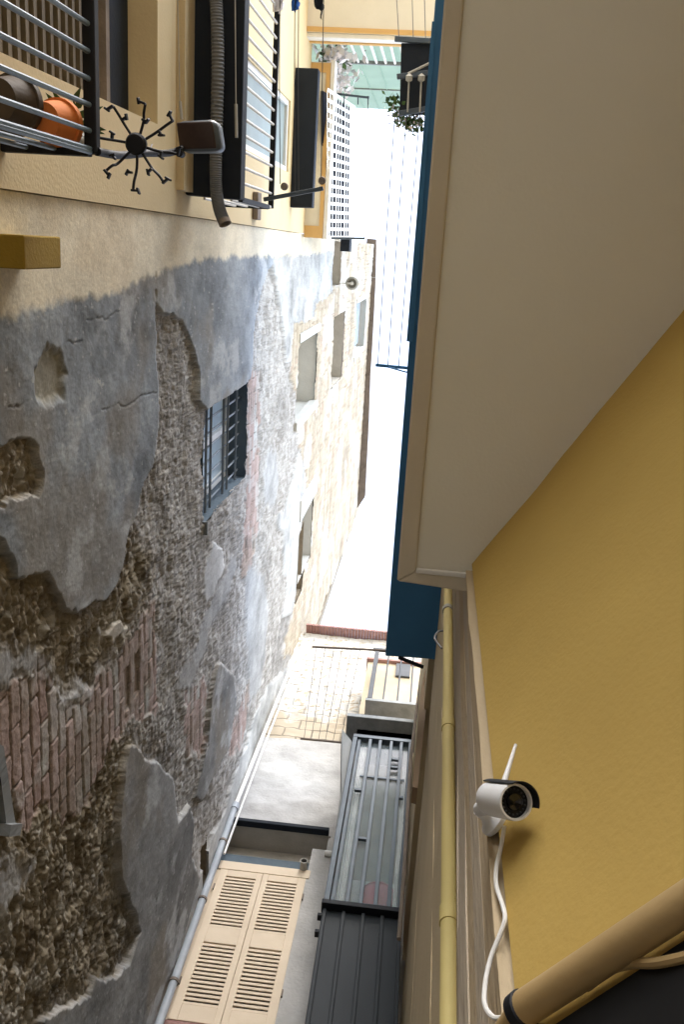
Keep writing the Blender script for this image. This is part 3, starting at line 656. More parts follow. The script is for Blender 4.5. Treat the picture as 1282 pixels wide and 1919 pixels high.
MB().box(PY((690, 1300), rs).x, PY((690, 1300), rs).x + .055, rs - .005, rs + .05, rz, rt).build('post', M['iron'], K)
for u in (722, 748, 772): 
    x = PY((u, 1280), rs).x; MB().tube([(x, rs + .02, rz), (x, rs + .02, rt)], .011, 8).build('baluster', M['iron'], K, True)
MB().box(PY((690, 1300), rs).x - .03, .3, rs - .003, rs + .04, rt, rt + .04).build('top_rail', M['iron'], K)

# drying lines between two rods
zr = 8.9
T = thing('drying_rack', 'pair of thin iron rods with drying wires strung between them before the stone wall', 'drying rack', tuple(PZ((645, 1390), zr)))
n0 = PZ((585, 1212), zr); n1 = PZ((722, 1219), zr); q0 = PZ((563, 1384), zr); q1 = PZ((648, 1392), zr)
MB().tube([n0, n1], .012, 8).build('rod', M['eave'], T, True); MB().tube([q0, q1], .014, 8).build('rod', M['eave'], T, True)
for t in (.08, .24, .4, .55, .72, .88):
    a = q0.lerp(q1, t); b2 = n0.lerp(n1, t * .75)
    mid = a.lerp(b2, .5) - Vector((0, 0, .02)); MB().tube(smoothpath([a, mid, b2], 4), .0026, 5).build('wire', M['wire'], T)

# ================================================================== RIGHT: ochre house over the photographer
H1 = 2.3; H2 = 6.0
Rt = thing('ochre_house', 'ochre stucco house with white soffit overhead and upper overhang tinted blue by lens flare', 'house', (1, 0, GROUND))
w0 = PZ((885, 1060), H1); wA = PZ((1282, 585), H1); dirw = (wA - w0).normalized(); far = w0 + dirw * 2.6
nrm = Vector((dirw.y, -dirw.x, 0)).normalized()
if nrm.dot(-w0) < 0: nrm = -nrm
# splayed entrance wall, gently uneven
def splay():
    m = MB(); nx, nz = 110, 150; zz0, zz1 = GROUND, H1 + .02
    for i in range(nz + 1):
        for k in range(nx + 1):
            q = w0 + dirw * (2.6 * k / nx); z = zz0 + (zz1 - zz0) * i / nz
            d = .004 * mn.fractal(Vector((k * .06, i * .06, 1)), .9, 2, 4); e = min(1, k / 3)
            m.v.append(tuple(Vector((q.x, q.y, z)) + nrm * d * e))
    for i in range(nz):
        for k in range(nx): m.f.append((i * (nx + 1) + k, i * (nx + 1) + k + 1, (i + 1) * (nx + 1) + k + 1, (i + 1) * (nx + 1) + k))
    return m.build('entrance_wall', M['yellow'], Rt, True)
splay()
# soffit: white panel framed by a border standing a little lower
o0 = PZ((833, 0), H1); o1 = PZ((744, 1090), H1); i1 = PZ((780, 1072), H1); i0 = PZ((870, 0), H1); e1 = PZ((876, 1110), H1); e2 = PZ((884, 1082), H1)
ext = (o0 - o1); o0 = o1 + ext * 2.0; i0 = i1 + (i0 - i1) * 2.0
MB().prism([i1 + Vector((-.004, .0, .012)), i0 + Vector((-.004, 0, .012)), Vector((far.x + .2, i0.y, H1 + .012)), Vector((far.x + .2, far.y, H1 + .012)), w0 + Vector((.01, .03, .012))], (0, 0, .2)).build('soffit_panel', M['ceil'], Rt)
MB().prism([o1, o0, i0, i1], (0, 0, .22)).build('soffit_border', M['ring'], Rt, bevel=.006)
MB().prism([o1 + Vector((.001, 0, .0)), i1 + Vector((0, -.001, 0)), e2, e1], (0, 0, .219)).build('soffit_border', M['ring'], Rt, bevel=.006)
# white bead where the panel meets the end border
MB().bar(i1 + Vector((0, -.004, .002)), e2 + Vector((0, -.004, .002)), .014, .012).build('bead', M['white'], Rt, bevel=.003)
# mouldings and quoins of the lane front, near to far (pixel rows 1919 and 1120)
plan = [((942, 878), .80), ((918, 874), .90), ((896, 868), .96), ((880, 861), 1.02), ((862, 854), 1.08), ((858, 848), 1.5), ((826, 830), 2.1), ((806, 822), 2.5), ((770, 811), 3.9), ((751, 803), 5.6)]
cols = []
for (ub, ut), y in plan:
    a = PY((ub, 1919), y); b2 = PY((ut, 1130), y); d = (b2 - a) / (b2.z - a.z)
    cols.append((a + d * (GROUND - a.z), a + d * ((H1 + .05 if y < .855 else H2 + .05) - a.z)))
names = [('stone_reveal', 'tan'), ('stone_reveal', 'mauve'), ('quoin', 'tan'), ('quoin', 'mauve'), ('quoin', 'mauve'), ('lane_wall', 'beige'), ('lane_wall', 'beige'), ('pilaster', 'beige'), ('pilaster', 'beige')]
for i, (nm, mt) in enumerate(names):
    a, A2 = cols[i]; b2, B2 = cols[i + 1]
    dx_ = Vector((.35, .02 * i, 0))
    nseg = 40; m = MB()
    for k in range(nseg + 1):
        t = k / nseg; p = a.lerp(A2, t); q = b2.lerp(B2, t); jit = .004 * mn.noise(Vector((i * 3.1, 0, t * 16))) if i < 6 else .006 * mn.noise(Vector((i * 3.1, 0, t * 16)))
        m.v += [tuple(p + Vector((jit, 0, 0))), tuple(q + Vector((jit, 0, 0))), tuple(q + dx_), tuple(p + dx_)]
    for k in range(nseg):
        o = 4 * k
        for (u, v) in ((0, 1), (1, 2), (2, 3), (3, 0)): m.f.append((o + u, o + v, o + 4 + v, o + 4 + u))
    m.f += [(0, 1, 2, 3), (4 * nseg + 3, 4 * nseg + 2, 4 * nseg + 1, 4 * nseg)]
    m.build(nm, M[mt], Rt)
# upper overhang, its edge and a far end, blue lens flare painted in
b0 = PZ((816, 0), H2); b1 = PZ((722, 1230), H2); b2 = PZ((797, 1235), H2); b3 = PZ((809, 1100), H2)
b0 = b1 + (b0 - b1) * 1.5
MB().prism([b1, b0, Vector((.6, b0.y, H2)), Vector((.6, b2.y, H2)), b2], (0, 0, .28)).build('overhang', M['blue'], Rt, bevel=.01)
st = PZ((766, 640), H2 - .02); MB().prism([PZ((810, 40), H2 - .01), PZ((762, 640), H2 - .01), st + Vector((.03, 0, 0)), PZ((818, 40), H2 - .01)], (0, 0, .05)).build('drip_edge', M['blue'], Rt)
MB().box(.16, 4, -1.9, 5.6, H2 + .27, 9.2).build('upper_wall', M['beige'], Rt)  # unseen mass, with the cores below, added to block sky light
MB().box(far.x + .2, 4, -1.6, 5.6, GROUND, H2 + .27).build('core', M['beige'], Rt)
MB().box(.45, far.x + .2, 1.2, 5.6, GROUND, H2).build('core', M['beige'], Rt)
MB().box(.3, 4, -6, -1.7, GROUND, H2 + .1).build('core', M['beige'], Rt)  # unseen mass added behind the camera to keep light off the entrance
MB().box(.02, far.x + .2, -1.6, .80, H1 + .24, H2).build('core', M['beige'], Rt)
# dark iron tie below the overhang
MB().bar(PY((748, 1232), 2.75), PY((793, 1250), 2.75), .02, .02).build('tie', M['black'], Rt)

# brown board standing on the lane front
T = tag(MB().prism([PY((808, 1193), 3.3), PY((788, 1300), 3.3), PY((773, 1474), 3.3), PY((783, 1477), 3.3), PY((800, 1320), 3.3), PY((814, 1197), 3.3)], (.0, .12, 0)).build('board', M['brown'], None), 'narrow brown board fixed upright on the right lane front beyond the white soffit', 'board')
# yellow down-pipe
yp0 = PY((842, 1919), 1.42); yp1 = PY((840, 1120), 1.42); d = (yp1 - yp0)
T = thing('downpipe', 'yellow painted downpipe on the right lane front below the white soffit', 'pipe', (yp0.x, yp0.y, GROUND))
pp0 = yp0 - d * ((yp0.z - GROUND) / d.z); pp1 = yp0 + d * ((H2 - yp0.z) / d.z)
MB().tube([pp0, yp0, yp1, pp1], .019, 16).build('pipe', M['ypipe'], T, True)
for t_ in (.12, .5):
    q = yp0 + d * t_; MB().lathe(q, d, [(0, .019), (0, .022), (.05, .022), (.05, .019)], 16).build('joint', M['ypipe'], T, True)
rp = yp0 + d * .93
MB().lathe(rp, d, [(0, .019), (0, .024), (.03, .024), (.03, .019)], 14).build('bracket', M['grey'], T, True)
MB().tube(smoothpath([PY((828, 1215), 1.42), PY((815, 1196), 1.42), PY((822, 1184), 1.42), PY((832, 1182), 1.42)]), .004, 6).build('tie_wire', M['wire'], T)
# thin dark pipe between bay and lane front
T = tag(MB().tube([PY((748, 1760), 4.4), PY((757, 1640), 4.4), PY((770, 1420), 4.4), PY((792, 1245), 4.4)], .016, 8).build('iron_pipe', M['eave'], None, True), 'thin rusty iron pipe running up beside the glazed bay', 'pipe')

# ------------------------------------------------------------------ things on the splayed wall
WO = w0
def PWall(p, off=0.): return PN(p, WO + nrm * off, nrm)
vright = Vector(DX * 0 + ROT @ np.array([1, 0, 0])); vup = Vector(ROT @ np.array([0, 1, 0])); vback = Vector(ROT @ np.array([0, 0, 1]))
mp_ = PWall((932, 1538)); cen = PWall((950, 1500), .055)
CAM = thing('security_camera', 'white bullet security camera with antenna on the ochre wall', 'camera', tuple(mp_))
k = (cen.length) / FOC       # metres per photo pixel there
front = cen + (vright * 17 - vup * 3) * k
toc = (-front).normalized(); axis = (toc * .93 + vright * .42 - vup * .06).normalized()
rad = 32.5 * k; Lb = .088; back = front - axis * Lb
MB().lathe(back, axis, [(0, 0), (0, rad * .75), (.008, rad * .92), (.02, rad * .98), (Lb - .004, rad), (Lb, rad * .97), (Lb, rad * .86), (Lb - .012, rad * .84)], 40).build('body', M['plastic'], CAM, True)
MB().lathe(back, axis, [(Lb - .008, rad * .86), (Lb - .008, rad * .45), (Lb - .004, rad * .44)], 40).build('face_plate', M['black'], CAM, True)
lens = MB().lathe(back, axis, [(Lb - .007, rad * .46), (Lb - .002, rad * .44), (Lb - .003, rad * .34), (Lb - .006, 0)], 32).build('lens', glassmat('lens_glass', (.01, .01, .012), 1, .08), CAM, True)
leds = MB()
for i in range(18):
    a = i * math.tau / 18; u = axis.cross(vup).normalized(); w = u.cross(axis)
    leds.lathe(back + axis * (Lb - .0078) + (u * math.cos(a) + w * math.sin(a)) * rad * .67, axis, [(0, rad * .06), (.0015, rad * .05), (.002, 0)], 8)
leds.build('led_ring', M['iron'], CAM, True)
# sun shield over the top right
sd = (vup * .8 + vright * .75); sd = (sd - axis * sd.dot(axis)).normalized(); su = axis.cross(sd)
shd = MB(); n = 20; rings = []
for (t, r) in ((.01, rad * 1.05), (Lb + .014, rad * 1.06), (Lb + .014, rad * 1.12), (.01, rad * 1.11)):
    shd.v += [tuple(back + axis * t + (sd * math.cos(a) + su * math.sin(a)) * r) for a in [(-1.15 + 2.3 * i / n) for i in range(n + 1)]]
m_ = n + 1
for i in range(4):
    for j in range(n): shd.f.append((i * m_ + j, i * m_ + j + 1, ((i + 1) % 4) * m_ + j + 1, ((i + 1) % 4) * m_ + j))
shd.f += [(0, m_, 2 * m_, 3 * m_), (n, 3 * m_ + n, 2 * m_ + n, m_ + n)]
shd.build('sun_shield', M['black'], CAM, True)
an0 = back.lerp(front, .55) + vup * 27 * k; an1 = PN((967, 1396), WO + nrm * .05, nrm)
MB().tube([an0, an0.lerp(an1, .15), an0.lerp(an1, .5), an1], .004, 10, True, [.0046, .0043, .0034, .0025]).build('antenna', M['plastic'], CAM, True)
mdir = nrm
MB().lathe(mp_, mdir, [(0, 0), (0, .026), (.007, .026), (.012, .018), (.02, .012), (.034, .011)], 24).build('mount', M['plastic'], CAM, True)
MB().tube(smoothpath([mp_ + nrm * .03, mp_.lerp(cen, .5) + nrm * .02, back.lerp(front, .25) - vup * 20 * k]), .011, 12).build('mount_arm', M['plastic'], CAM, True)
cp = [(946, 1548), (939, 1590), (931, 1625), (931, 1660), (943, 1698), (947, 1722), (939, 1748), (922, 1790), (912, 1830), (908, 1868), (911, 1888), (922, 1904), (938, 1908), (966, 1896)]
path = [PWall(q, .006 if i else .02) for i, q in enumerate(cp)]
MB().tube(smoothpath(path, 5), .003, 8).build('cable', M['white'], CAM, True)
# beige pipe with dark end, cable, black panel for the dark doorway
T = thing('beige_pipe', 'thick beige pipe slanting across the ochre wall below the security camera', 'pipe', tuple(PWall((975, 1895))))
a = PWall((978, 1893), .022); b2 = PWall((1290, 1690), .024); b2 = a + (b2 - a) * 1.9
MB().tube([a, a.lerp(b2, .5), b2], .0175, 24).build('pipe', M['pipe'], T, True)
dd = (b2 - a).normalized()
MB().lathe(a - dd * .007, dd, [(0, 0), (0, .0185), (.012, .0195), (.014, .017)], 24).build('end_sleeve', M['black'], T, True)
MB().tube([a - dd * .006, a - dd * .02 - nrm * .004, a - dd * .055 - nrm * .014], .012, 14).build('pipe_stub', M['pipe'], T, True)
tag(MB().tube(smoothpath([PWall((1100, 1850), .006), PWall((1145, 1818), .008), (PWall((1185, 1806), .01)), PWall((1235, 1804), .012), PWall((1300, 1790), .01)]), .005, 8).build('cable', M['pipe'], None, True), 'short cable between the beige slanting pipe and the black doorway panel', 'cable')
bl = [PWall(q, .002) for q in [(1040, 1932), (1100, 1893), (1180, 1842), (1240, 1803), (1300, 1764), (1500, 1640), (1700, 2000), (1100, 2300)]]
tag(MB().prism(bl, nrm * .006).build('doorway_dark_panel', M['dark'], None), 'black panel standing for the dark doorway below the beige slanting pipe at lower right', 'dark panel')  # flat black panel stands in for the unlit void of the doorway

# ================================================================== LEFT REAR: cream house with balconies
Hs = thing('cream_house', 'cream house with dark balcony slabs, railings and white lattice at roof', 'house', (-A, -1.2, GROUND))
def cw(x0, x1, y0, y1, z0, z1, mt='cream', name='wall'): return MB().box(x0, x1, y0, y1, z0, z1).build(name, M[mt], Hs)
fx = -A + .03
# facade as panels around two windows
lwy = -.62; lwz1 = PX((285, 225), -A).z
zw = PX((235, 200), -A).z
S2 = 6.1; S3 = 10.35
cw(fx - .4, fx, lwy, -.145, GROUND, S2)                       # between jamb and seam
cw(fx - .4, fx, -4.2, lwy, lwz1, S2)
cw(fx - .4, fx, -4.2, -2.3, GROUND, lwz1)
cw(fx - .4, fx, -4.2, -.145, GROUND, 1.0, name='base_wall')
uy0 = PX((515, 165), -A).y; uy1 = PX((515, 312), -A).y; uz0 = PX((470, 310), -A).z; uz1 = PX((535, 310), -A).z
cw(fx - .4, fx, -4.2, uy0, S2, S3); cw(fx - .4, fx, uy1, -.145, S2, S3); cw(fx - .4, fx, uy0, uy1, uz1, S3)
cw(fx - .4, fx, -4.2, -.145, S3, 11.5)
# lower roller shutter in its reveal with dark lintel
sh = MB(); n = 46; zA = 1.0; zB = zw
for i in range(n):
    z = zA + (zB - zA) * i / n; dz = (zB - zA) / n
    sh.hexa([(fx - .3, -2.3, z), (fx - .17, -2.3, z), (fx - .17, lwy, z), (fx - .3, lwy, z), (fx - .3, -2.3, z + dz * .8), (fx - .185, -2.3, z + dz * .8), (fx - .185, lwy, z + dz * .8), (fx - .3, lwy, z + dz * .8)])
# the shutter is rolled out as an awning-like slatted screen inside the opening
sh.build('roller_shutter', M['slat'], Hs)
MB().box(fx - .4, fx - .17, -2.3, lwy, zw, lwz1 + .0).build('shutter_box', M['navy'], Hs)
MB().box(fx - .17, fx - .12, -2.3, lwy, zw - .03, zw + .02).build('shutter_rail', M['eave'], Hs)
# upper window: panes and shutter leaf
uw = MB().box(fx - .3, fx - .05, uy0, uy1, uz0 - .3, uz1).build('window', M['shuttergrey'], Hs)
MB().box(fx - .05, fx - .02, uy0, uy0 + .05, uz0 - .3, uz1).box(fx - .05, fx - .02, uy1 - .05, uy1, uz0 - .3, uz1).box(fx - .049, fx - .021, uy0 + .05, uy1 - .05, uz1 - .06, uz1).build('frame', M['white'], uw)
# balcony slabs
def slab(uin, uout, vin, vout, z, ymin, mt, name='balcony_slab', th=.16):
    a = PZ((uout, vout), z); b = PX((uin, vin), -A)
    MB().prism([Vector((fx + .0, b.y, z)), Vector((a.x, a.y, z)), Vector((a.x, ymin, z)), Vector((fx + .0, ymin, z))], (0, 0, th)).build(name, M[mt], Hs, bevel=.008)
    return a
sa = slab(340, 450, 365, 374, S2, -4.0, 'navy', th=.14)
sb = slab(545, 585, 390, 389, S3, PX((545, 122), -A).y, 'navy')
# lintel beam strip beside the first slab
MB().box(fx, fx + .05, -4.0, -.29, S2 - .22, S2 - .001).build('slab_moulding', M['beige'], Hs)
# railing of the first-floor balcony
def railing(x, yend, zb, zt, ymin, step, mt, topmt, parent, thick=.012, top=.035, name='railing'):
    r = MB().box(x - top / 2, x + top / 2, ymin, yend, zt, zt + top).build(name, M[topmt], parent, bevel=.004)
    y = yend - .01; 
    while y > ymin:
        MB().tube([(x, y, zb), (x, y, zt)], thick, 8).build('baluster', M[mt], r, True); y -= step
    return r
rA = railing(sa.x - .02, sa.y, S2 + .14, PX((507, 380), sa.x - .02).z, -2.4, .098, 'white', 'black', Hs, .010, .04)
MB().box(fx, sa.x - .02, sa.y - .012, sa.y + .012, PX((507, 380), sa.x).z, PX((507, 380), sa.x).z + .03).build('return_rail', M['black'], rA)
MB().box(sa.x - .035, sa.x - .005, sa.y - .02, sa.y + .01, S2 + .1, PX((507, 380), sa.x).z).build('end_post', M['black'], rA)
for i in range(3):
    x = fx + (sa.x - fx) * (i + 1) / 4; MB().tube([(x, sa.y, S2 + .14), (x, sa.y, PX((507, 380), sa.x).z)], .009, 6).build('baluster', M['white'], rA, True)
# lower balcony railing: black top rail, pale blue bars
rx = -1.33; rz1 = PX((168, 288), rx).z; rye = PX((175, 290), rx).y
rB = MB().box(rx - .024, rx + .024, -2.4, rye, rz1, rz1 + .05).build('railing', M['black'], Hs, bevel=.006)
yb = rye - .004; steps = [PX((168, v), rx).y for v in (285, 279, 245, 197, 149, 98, 47, -5, -58, -112, -170, -230)]
for yv in steps: MB().tube([(rx, yv, 1.2), (rx, yv, rz1)], .0095, 8).build('baluster', M['pale_steel'], rB, True)
MB().box(fx, rx, rye - .03, rye + .01, rz1 - .02, rz1 + .03).build('return_rail', M['black'], rB, bevel=.005)
for t in (.3, .62): MB().tube([(fx + (rx - fx) * t, rye - .01, 1.2), (fx + (rx - fx) * t, rye - .01, rz1)], .0095, 8).build('baluster', M['pale_steel'], rB, True)
MB().box(fx, rx + .05, -4.0, rye + .03, 1.0, 1.2).build('balcony_slab', M['beige'], Hs)
# eave with orange border, fascia and lattice screen
ez = 11.5; ey0 = PX((575, 138), -A).y; ea = PZ((605, 442), ez); eb = PZ((600, 138), ez); ey1 = -.10
MB().box(fx + .0, ea.x, -2.05, ey1, ez, ez + .12).build('eave', M['palecream'], Hs)
of = MB().box(fx, ea.x - .004, ey1 - .14, ey1 - .002, ez - .015, ez + .0).box(ea.x - .05, ea.x - .004, -2.04, ey1 - .14, ez - .015, ez).box(fx, ea.x - .05, -2.04, -1.94, ez - .015, ez)
of.build('eave_border', M['orange'], Hs)
MB().box(ea.x, ea.x + .05, -2.08, ey1 + .01, ez - .01, ez + .2).build('fascia', M['white'], Hs, bevel=.006)
la = PX((614, 445), ea.x + .02); lb = PX((614, 168), ea.x + .02); tz = 13.1
lc = PZ((664, 445), tz); ld = PZ((666, 202), tz)
Lt = MB()
def lpnt(u, v, off=0):  # u along y, v outward/up
    p = la.lerp(lb, u); q = lc.lerp(ld, u); return p.lerp(q, v) + Vector((-off * .2, 0, -off))
MB().prism([lpnt(0, .06) + Vector((-.075, 0, .016)), lpnt(1, .06) + Vector((-.075, 0, .016)), lpnt(1, 1) + Vector((-.075, 0, .016)), lpnt(0, 1) + Vector((-.075, 0, .016))], (-.03, 0, .01)).build('lattice_backing', M['cell'], Hs)
ln = (lpnt(1, .5) - lpnt(0, .5)).cross(lpnt(.5, 1) - lpnt(.5, 0)).normalized()
for i in range(17):
    u = i / 16; Lt.bar(lpnt(u, 0), lpnt(u, 1), .040, .006, ln)
vs_ = [0, .09, .18, .30, .39, .48, .61, .70, .79, .90, 1]
for v in vs_: Lt.bar(lpnt(0, v) + ln * .0045, lpnt(1, v) + ln * .0045, .055 if v in (.30, .61) else .034, .004, ln)
Lt.build('lattice_screen', M['white'], Hs)
MB().box(-2.6, -A - .42, -4.2, -.15, GROUND, 12.5).build('core', M['cream'], Hs)
bx = PX((654, 455), -1.3); 
MB().box(bx.x - .1, bx.x + .03, bx.y - .05, bx.y + .12, bx.z - .2, bx.z + .1).build('lattice_post', M['navy'], Hs)
# brown vent box on the facade
vb_ = PX((477, 384), fx)
tag(MB().box(fx, fx + .05, PX((477, 412), fx).y, PX((477, 360), fx).y, vb_.z - .10, vb_.z + .06).build('vent_box', M['eave'], None, bevel=.008), 'small brown vent box on the cream plaster under the railing end', 'vent')

# ochre downpipe stub / corbel at far left
fA = PX((0, 441), -A); fB = PX((100, 502), -A)
tag(MB().box(-A - .05, -1.52, PX((60, 441), -1.6).y, PX((60, 501), -1.6).y, 3.35, 3.69).build('corbel', M['mustard'], None, bevel=.006), 'ochre painted block projecting from the cream plaster at the left edge', 'block')

# grey ribbed hose under the balcony slab
zh = S2 - .07
hp = [PZ((398, -140), zh), PZ((402, -40), zh), PZ((406, 30), zh), PZ((408, 120), zh), PZ((406, 220), zh), PZ((404, 300), zh), PZ((405, 355), zh), PZ((411, 392), zh - .02), PZ((422, 420), zh - .05)]
hpth = smoothpath(hp, 26); rr = [.036 if i % 2 else .041 for i in range(len(hpth))]
T = thing('ribbed_hose', 'grey ribbed flexible hose running under the lower dark balcony slab', 'hose', tuple(hp[-1]))
MB().tube(hpth, .04, 16, False, rr).build('hose', M['hose'], T, True)
MB().lathe(hpth[-1], hpth[-1] - hpth[-2], [(-.02, .028), (0, .033), (0, 0.041), (-.03, .04)], 16).build('hose_end', M['eave'], T, True)

# wall lantern seen from below
lz_ = 4.55
lc4 = [PZ(u, lz_) for u in ((326, 226), (405, 222), (414, 283), (334, 284))]
T = thing('street_lantern', 'dark oblong street lantern on a black arm under the balcony slab', 'lantern', tuple(lc4[0]))
MB().prism([q for q in lc4], (0, 0, .14)).build('housing', M['steel'], T, True, bevel=.035, seg=4)
c_ = sum(lc4, Vector()) / 4
MB().prism([c_.lerp(q, .86) + Vector((-.006, 0, -.006)) for q in lc4], (0, 0, .02)).build('lens', M['lampglass'], T, True, bevel=.009, seg=3)
arm = [Vector((rx + .02, rye - .01, rz1 + .02)), PZ((225, 291), 3.9), PZ((275, 287), 4.2), PZ((325, 285), lz_ + .02), c_ + Vector((0, 0, .08))]
MB().tube(smoothpath(arm), .016, 10).build('arm', M['black'], T, True)
MB().lathe(PZ((335, 287), lz_ - .02), (0, 0, 1), [(0, 0), (0, .018), (.05, .018)], 10).build('knuckle', M['black'], T, True)

# clothes-peg carousel
zo = 3.72; hub = PZ((255, 270), zo)
T = thing('peg_hanger', 'black eight armed clip hanger dangling beside the dark oblong lantern', 'hanger', tuple(hub))
MB().lathe(hub + Vector((0, 0, -.02)), (0, 0, 1), [(0, 0), (0, .034), (.012, .042), (.035, .04), (.05, .02), (.06, 0)], 24).build('hub', M['black'], T, True)
ends = [((272, 195), (268, 230)), ((212, 200), (232, 232)), ((184, 258), (220, 264)), ((198, 320), (222, 305)), ((249, 357), (256, 315)), ((307, 343), (282, 312)), ((335, 290), (295, 283)), ((324, 226), (290, 250))]
for (e_, m2) in ends:
    pe = PZ(e_, zo - .03); pm = PZ(m2, zo + .012)
    ar = MB().tube(smoothpath([hub + Vector((0, 0, .01)), pm, hub.lerp(pe, .8) + Vector((0, 0, .004)), pe]), .0055, 8).build('arm', M['black'], T, True)
    dr = (pe - hub).normalized(); sd_ = dr.cross(Vector((0, 0, 1))).normalized()
    for t, s_ in ((1., 1), (.62, -1)):
        q = hub.lerp(pe, t) - Vector((0, 0, .012))
        cl = MB(); cl.bar(q - sd_ * .004, q + sd_ * .026 * s_, .009, .02); cl.bar(q + sd_ * .02 * s_ - dr * .010, q + sd_ * .03 * s_ + dr * .012, .008, .022); cl.build('clip', M['black'], ar, bevel=.002)
MB().tube([hub, hub + Vector((0, 0, .18)), Vector((hub.x - .03, hub.y - .03, hub.z + .3))], .003, 6).build('hook_wire', M['wire'], T)

# pots inside the lower railing
def pot(name, label, cpx, z, r, h, mt, tilt=(0, 0, 0), group=None):
    c = PZ(cpx, z); T = thing(name, label, 'flower pot', tuple(c), group)
    ax = Vector((.12, 0, 1)).normalized()
    MB().lathe(c, ax, [(0, 0), (0, r * .72), (h * .8, r * .95), (h * .8, r * 1.06), (h, r * 1.08), (h, r * .9), (h * .85, r * .85), (h * .85, 0)], 28).build('pot', mt, T, True)
    return T, c, ax
T, c, ax = pot('flower_pot', 'orange terracotta flower pot inside the pale blue lower railing', (80, 226), 3.42, .088, .12, M['terracotta'])
lf = MB()
for i in range(46):
    a = random.uniform(0, math.tau); r = random.uniform(.02, .10); p = c + Vector((math.cos(a) * r + .02, math.sin(a) * r - .02, .12 + random.uniform(0, .16)))
    d1 = Vector((math.cos(a), math.sin(a), random.uniform(-.3, .8))).normalized() * .05; s1 = d1.cross(Vector((0, 0, 1))).normalized() * .014
    lf.add([p - d1 * .4, p + s1, p + d1, p - s1], [(0, 1, 2, 3)])
lf.build('leaves', M['leaf'], T)
c2 = c + Vector((.02, .05, -.0))
T2, c3, ax = pot('planter_pot', 'white tapered planter beside the orange terracotta pot', (125, 258), 3.55, .045, .14, M['white'])
T3, c3, ax = pot('round_pot', 'large dark round pot cut off by the left picture edge', (-6, 187), 3.3, .10, .12, M['potbrown'])

# ================================================================== REAR building closing the lane behind
Rr = thing('rear_building', 'pale building at the top of the view with railed balcony and green wall', 'building', (-.5, -2.6, GROUND))
zs_ = 11.05; ysf = PZ((650, 62), zs_).y
MB().box(-2.2, .3, -4.2, ysf, zs_, zs_ + .12).build('balcony_slab', M['palecream'], Rr)
MB().box(-2.2, .3, ysf - .05, ysf - .0, zs_ - .02, zs_).build('slab_border', M['orange'], Rr)
MB().box(-2.2, .3, ysf, ysf + .05, zs_ + .02, zs_ + .26).build('fascia', M['white'], Rr, bevel=.012)
MB().box(-2.2, .3, ysf + .05, ysf + .065, zs_ + .20, zs_ + .27).build('fascia_border', M['orange'], Rr)
yr = ysf + .03; z_a = zs_ + .27; z_b = PY((700, 117), yr).z
rl = MB().box(-1.72, -.1, yr - .02, yr + .02, z_b, z_b + .06).build('railing', M['wood'], Rr)
x = -1.68
while x < -.15:
    MB().tube([(x, yr, z_a), (x, yr, z_b)], .016, 8).build('baluster', M['white'], rl, True); x += .115
yg = ysf - .5; zg = PY((700, 204), yg).z
gw = MB()
gw.box(-2.4, .3, yg - .1, yg, 11.1, zg)
gw.build('green_wall', M['green'], Rr)
gs = MB()
for i in range(9): gs.box(-2.4 + i * .3, -2.4 + i * .3 + .012, yg, yg + .012, 11.2, zg)
gs.build('wall_seam', M['green'], Rr)
zz_ = PY((700, 166), yg).z; MB().box(-2.4, .3, yg, yg + .02, zz_, zz_ + .03).build('wall_rail', M['wood'], Rr)
MB().box(-2.2, .3, -4.3, yg - .12, 11.18, zg - .1).build('core', M['palecream'], Rr)
# bundle of white flowers / cloth on the railing
def bundle(name, label, cat, pts, mt, parent=None, n=150, r=.16, size=.035):
    m = MB()
    for i in range(n):
        c = random.choice(pts); p = Vector(c) + Vector((random.gauss(0, r * .5), random.gauss(0, r * .35), random.gauss(0, r * .5)))
        d1 = Vector((random.uniform(-1, 1), random.uniform(-1, 1), random.uniform(-1, 1))).normalized(); s1 = d1.orthogonal().normalized()
        s1.rotate(Matrix.Rotation(random.uniform(0, 6.28), 3, d1)); w = size * random.uniform(.6, 1.4)
        m.add([p - d1 * w, p + s1 * w * .6, p + d1 * w, p - s1 * w * .6], [(0, 1, 2, 3)])
    return m
T = thing('flower_bundle', 'white blossoms spilling over the rear balcony railing at top', 'flowers', tuple(PY((635, 110), yr)))
bundle('', '', '', [PY((622, 98), yr + .05), PY((640, 100), yr + .05), PY((634, 140), yr + .08), PY((640, 155), yr + .08), PY((630, 125), yr + .06)], None, n=320, r=.2, size=.05).build('blossom', M['petal'], T)
bundle('', '', '', [PY((628, 100), yr + .02), PY((636, 120), yr + .04)], None, n=50, r=.2, size=.05).build('leaves', M['leaf'], T)
# blue laundry at the very top
def cloth(name, label, pts, mt, th=.012):
    P = [PZ(p, 7.2) for p in pts]
    m = MB(); n = 10; top0, top1, b1_, b0_ = P
    for i in range(n + 1):
        for j in range(7):
            u = j / 6; v = i / n; q = top0.lerp(top1, u).lerp(b0_.lerp(b1_, u), v); q = q + Vector((.015 * math.sin(u * 9 + v * 3), .01 * math.cos(u * 7), .02 * math.sin(v * 7 + u * 5))); m.v.append(tuple(q))
    for i in range(n):
        for j in range(6): m.f.append((i * 7 + j, i * 7 + j + 1, (i + 1) * 7 + j + 1, (i + 1) * 7 + j))
    o = m.build(name, mt, None, True); md = o.modifiers.new('s', 'SOLIDIFY'); md.thickness = th
    return tag(o, label, 'laundry', 'laundry hanging over the lane')
cloth('laundry', 'bright blue cloth hanging at the top edge, left of the navy one', [(545, -30), (562, -30), (557, 22), (551, 16)], M['bluecloth'])
cloth('laundry', 'navy cloth hanging at the top edge, right of the bright blue one', [(583, -30), (606, -30), (606, 36), (594, 8)], M['navy'])
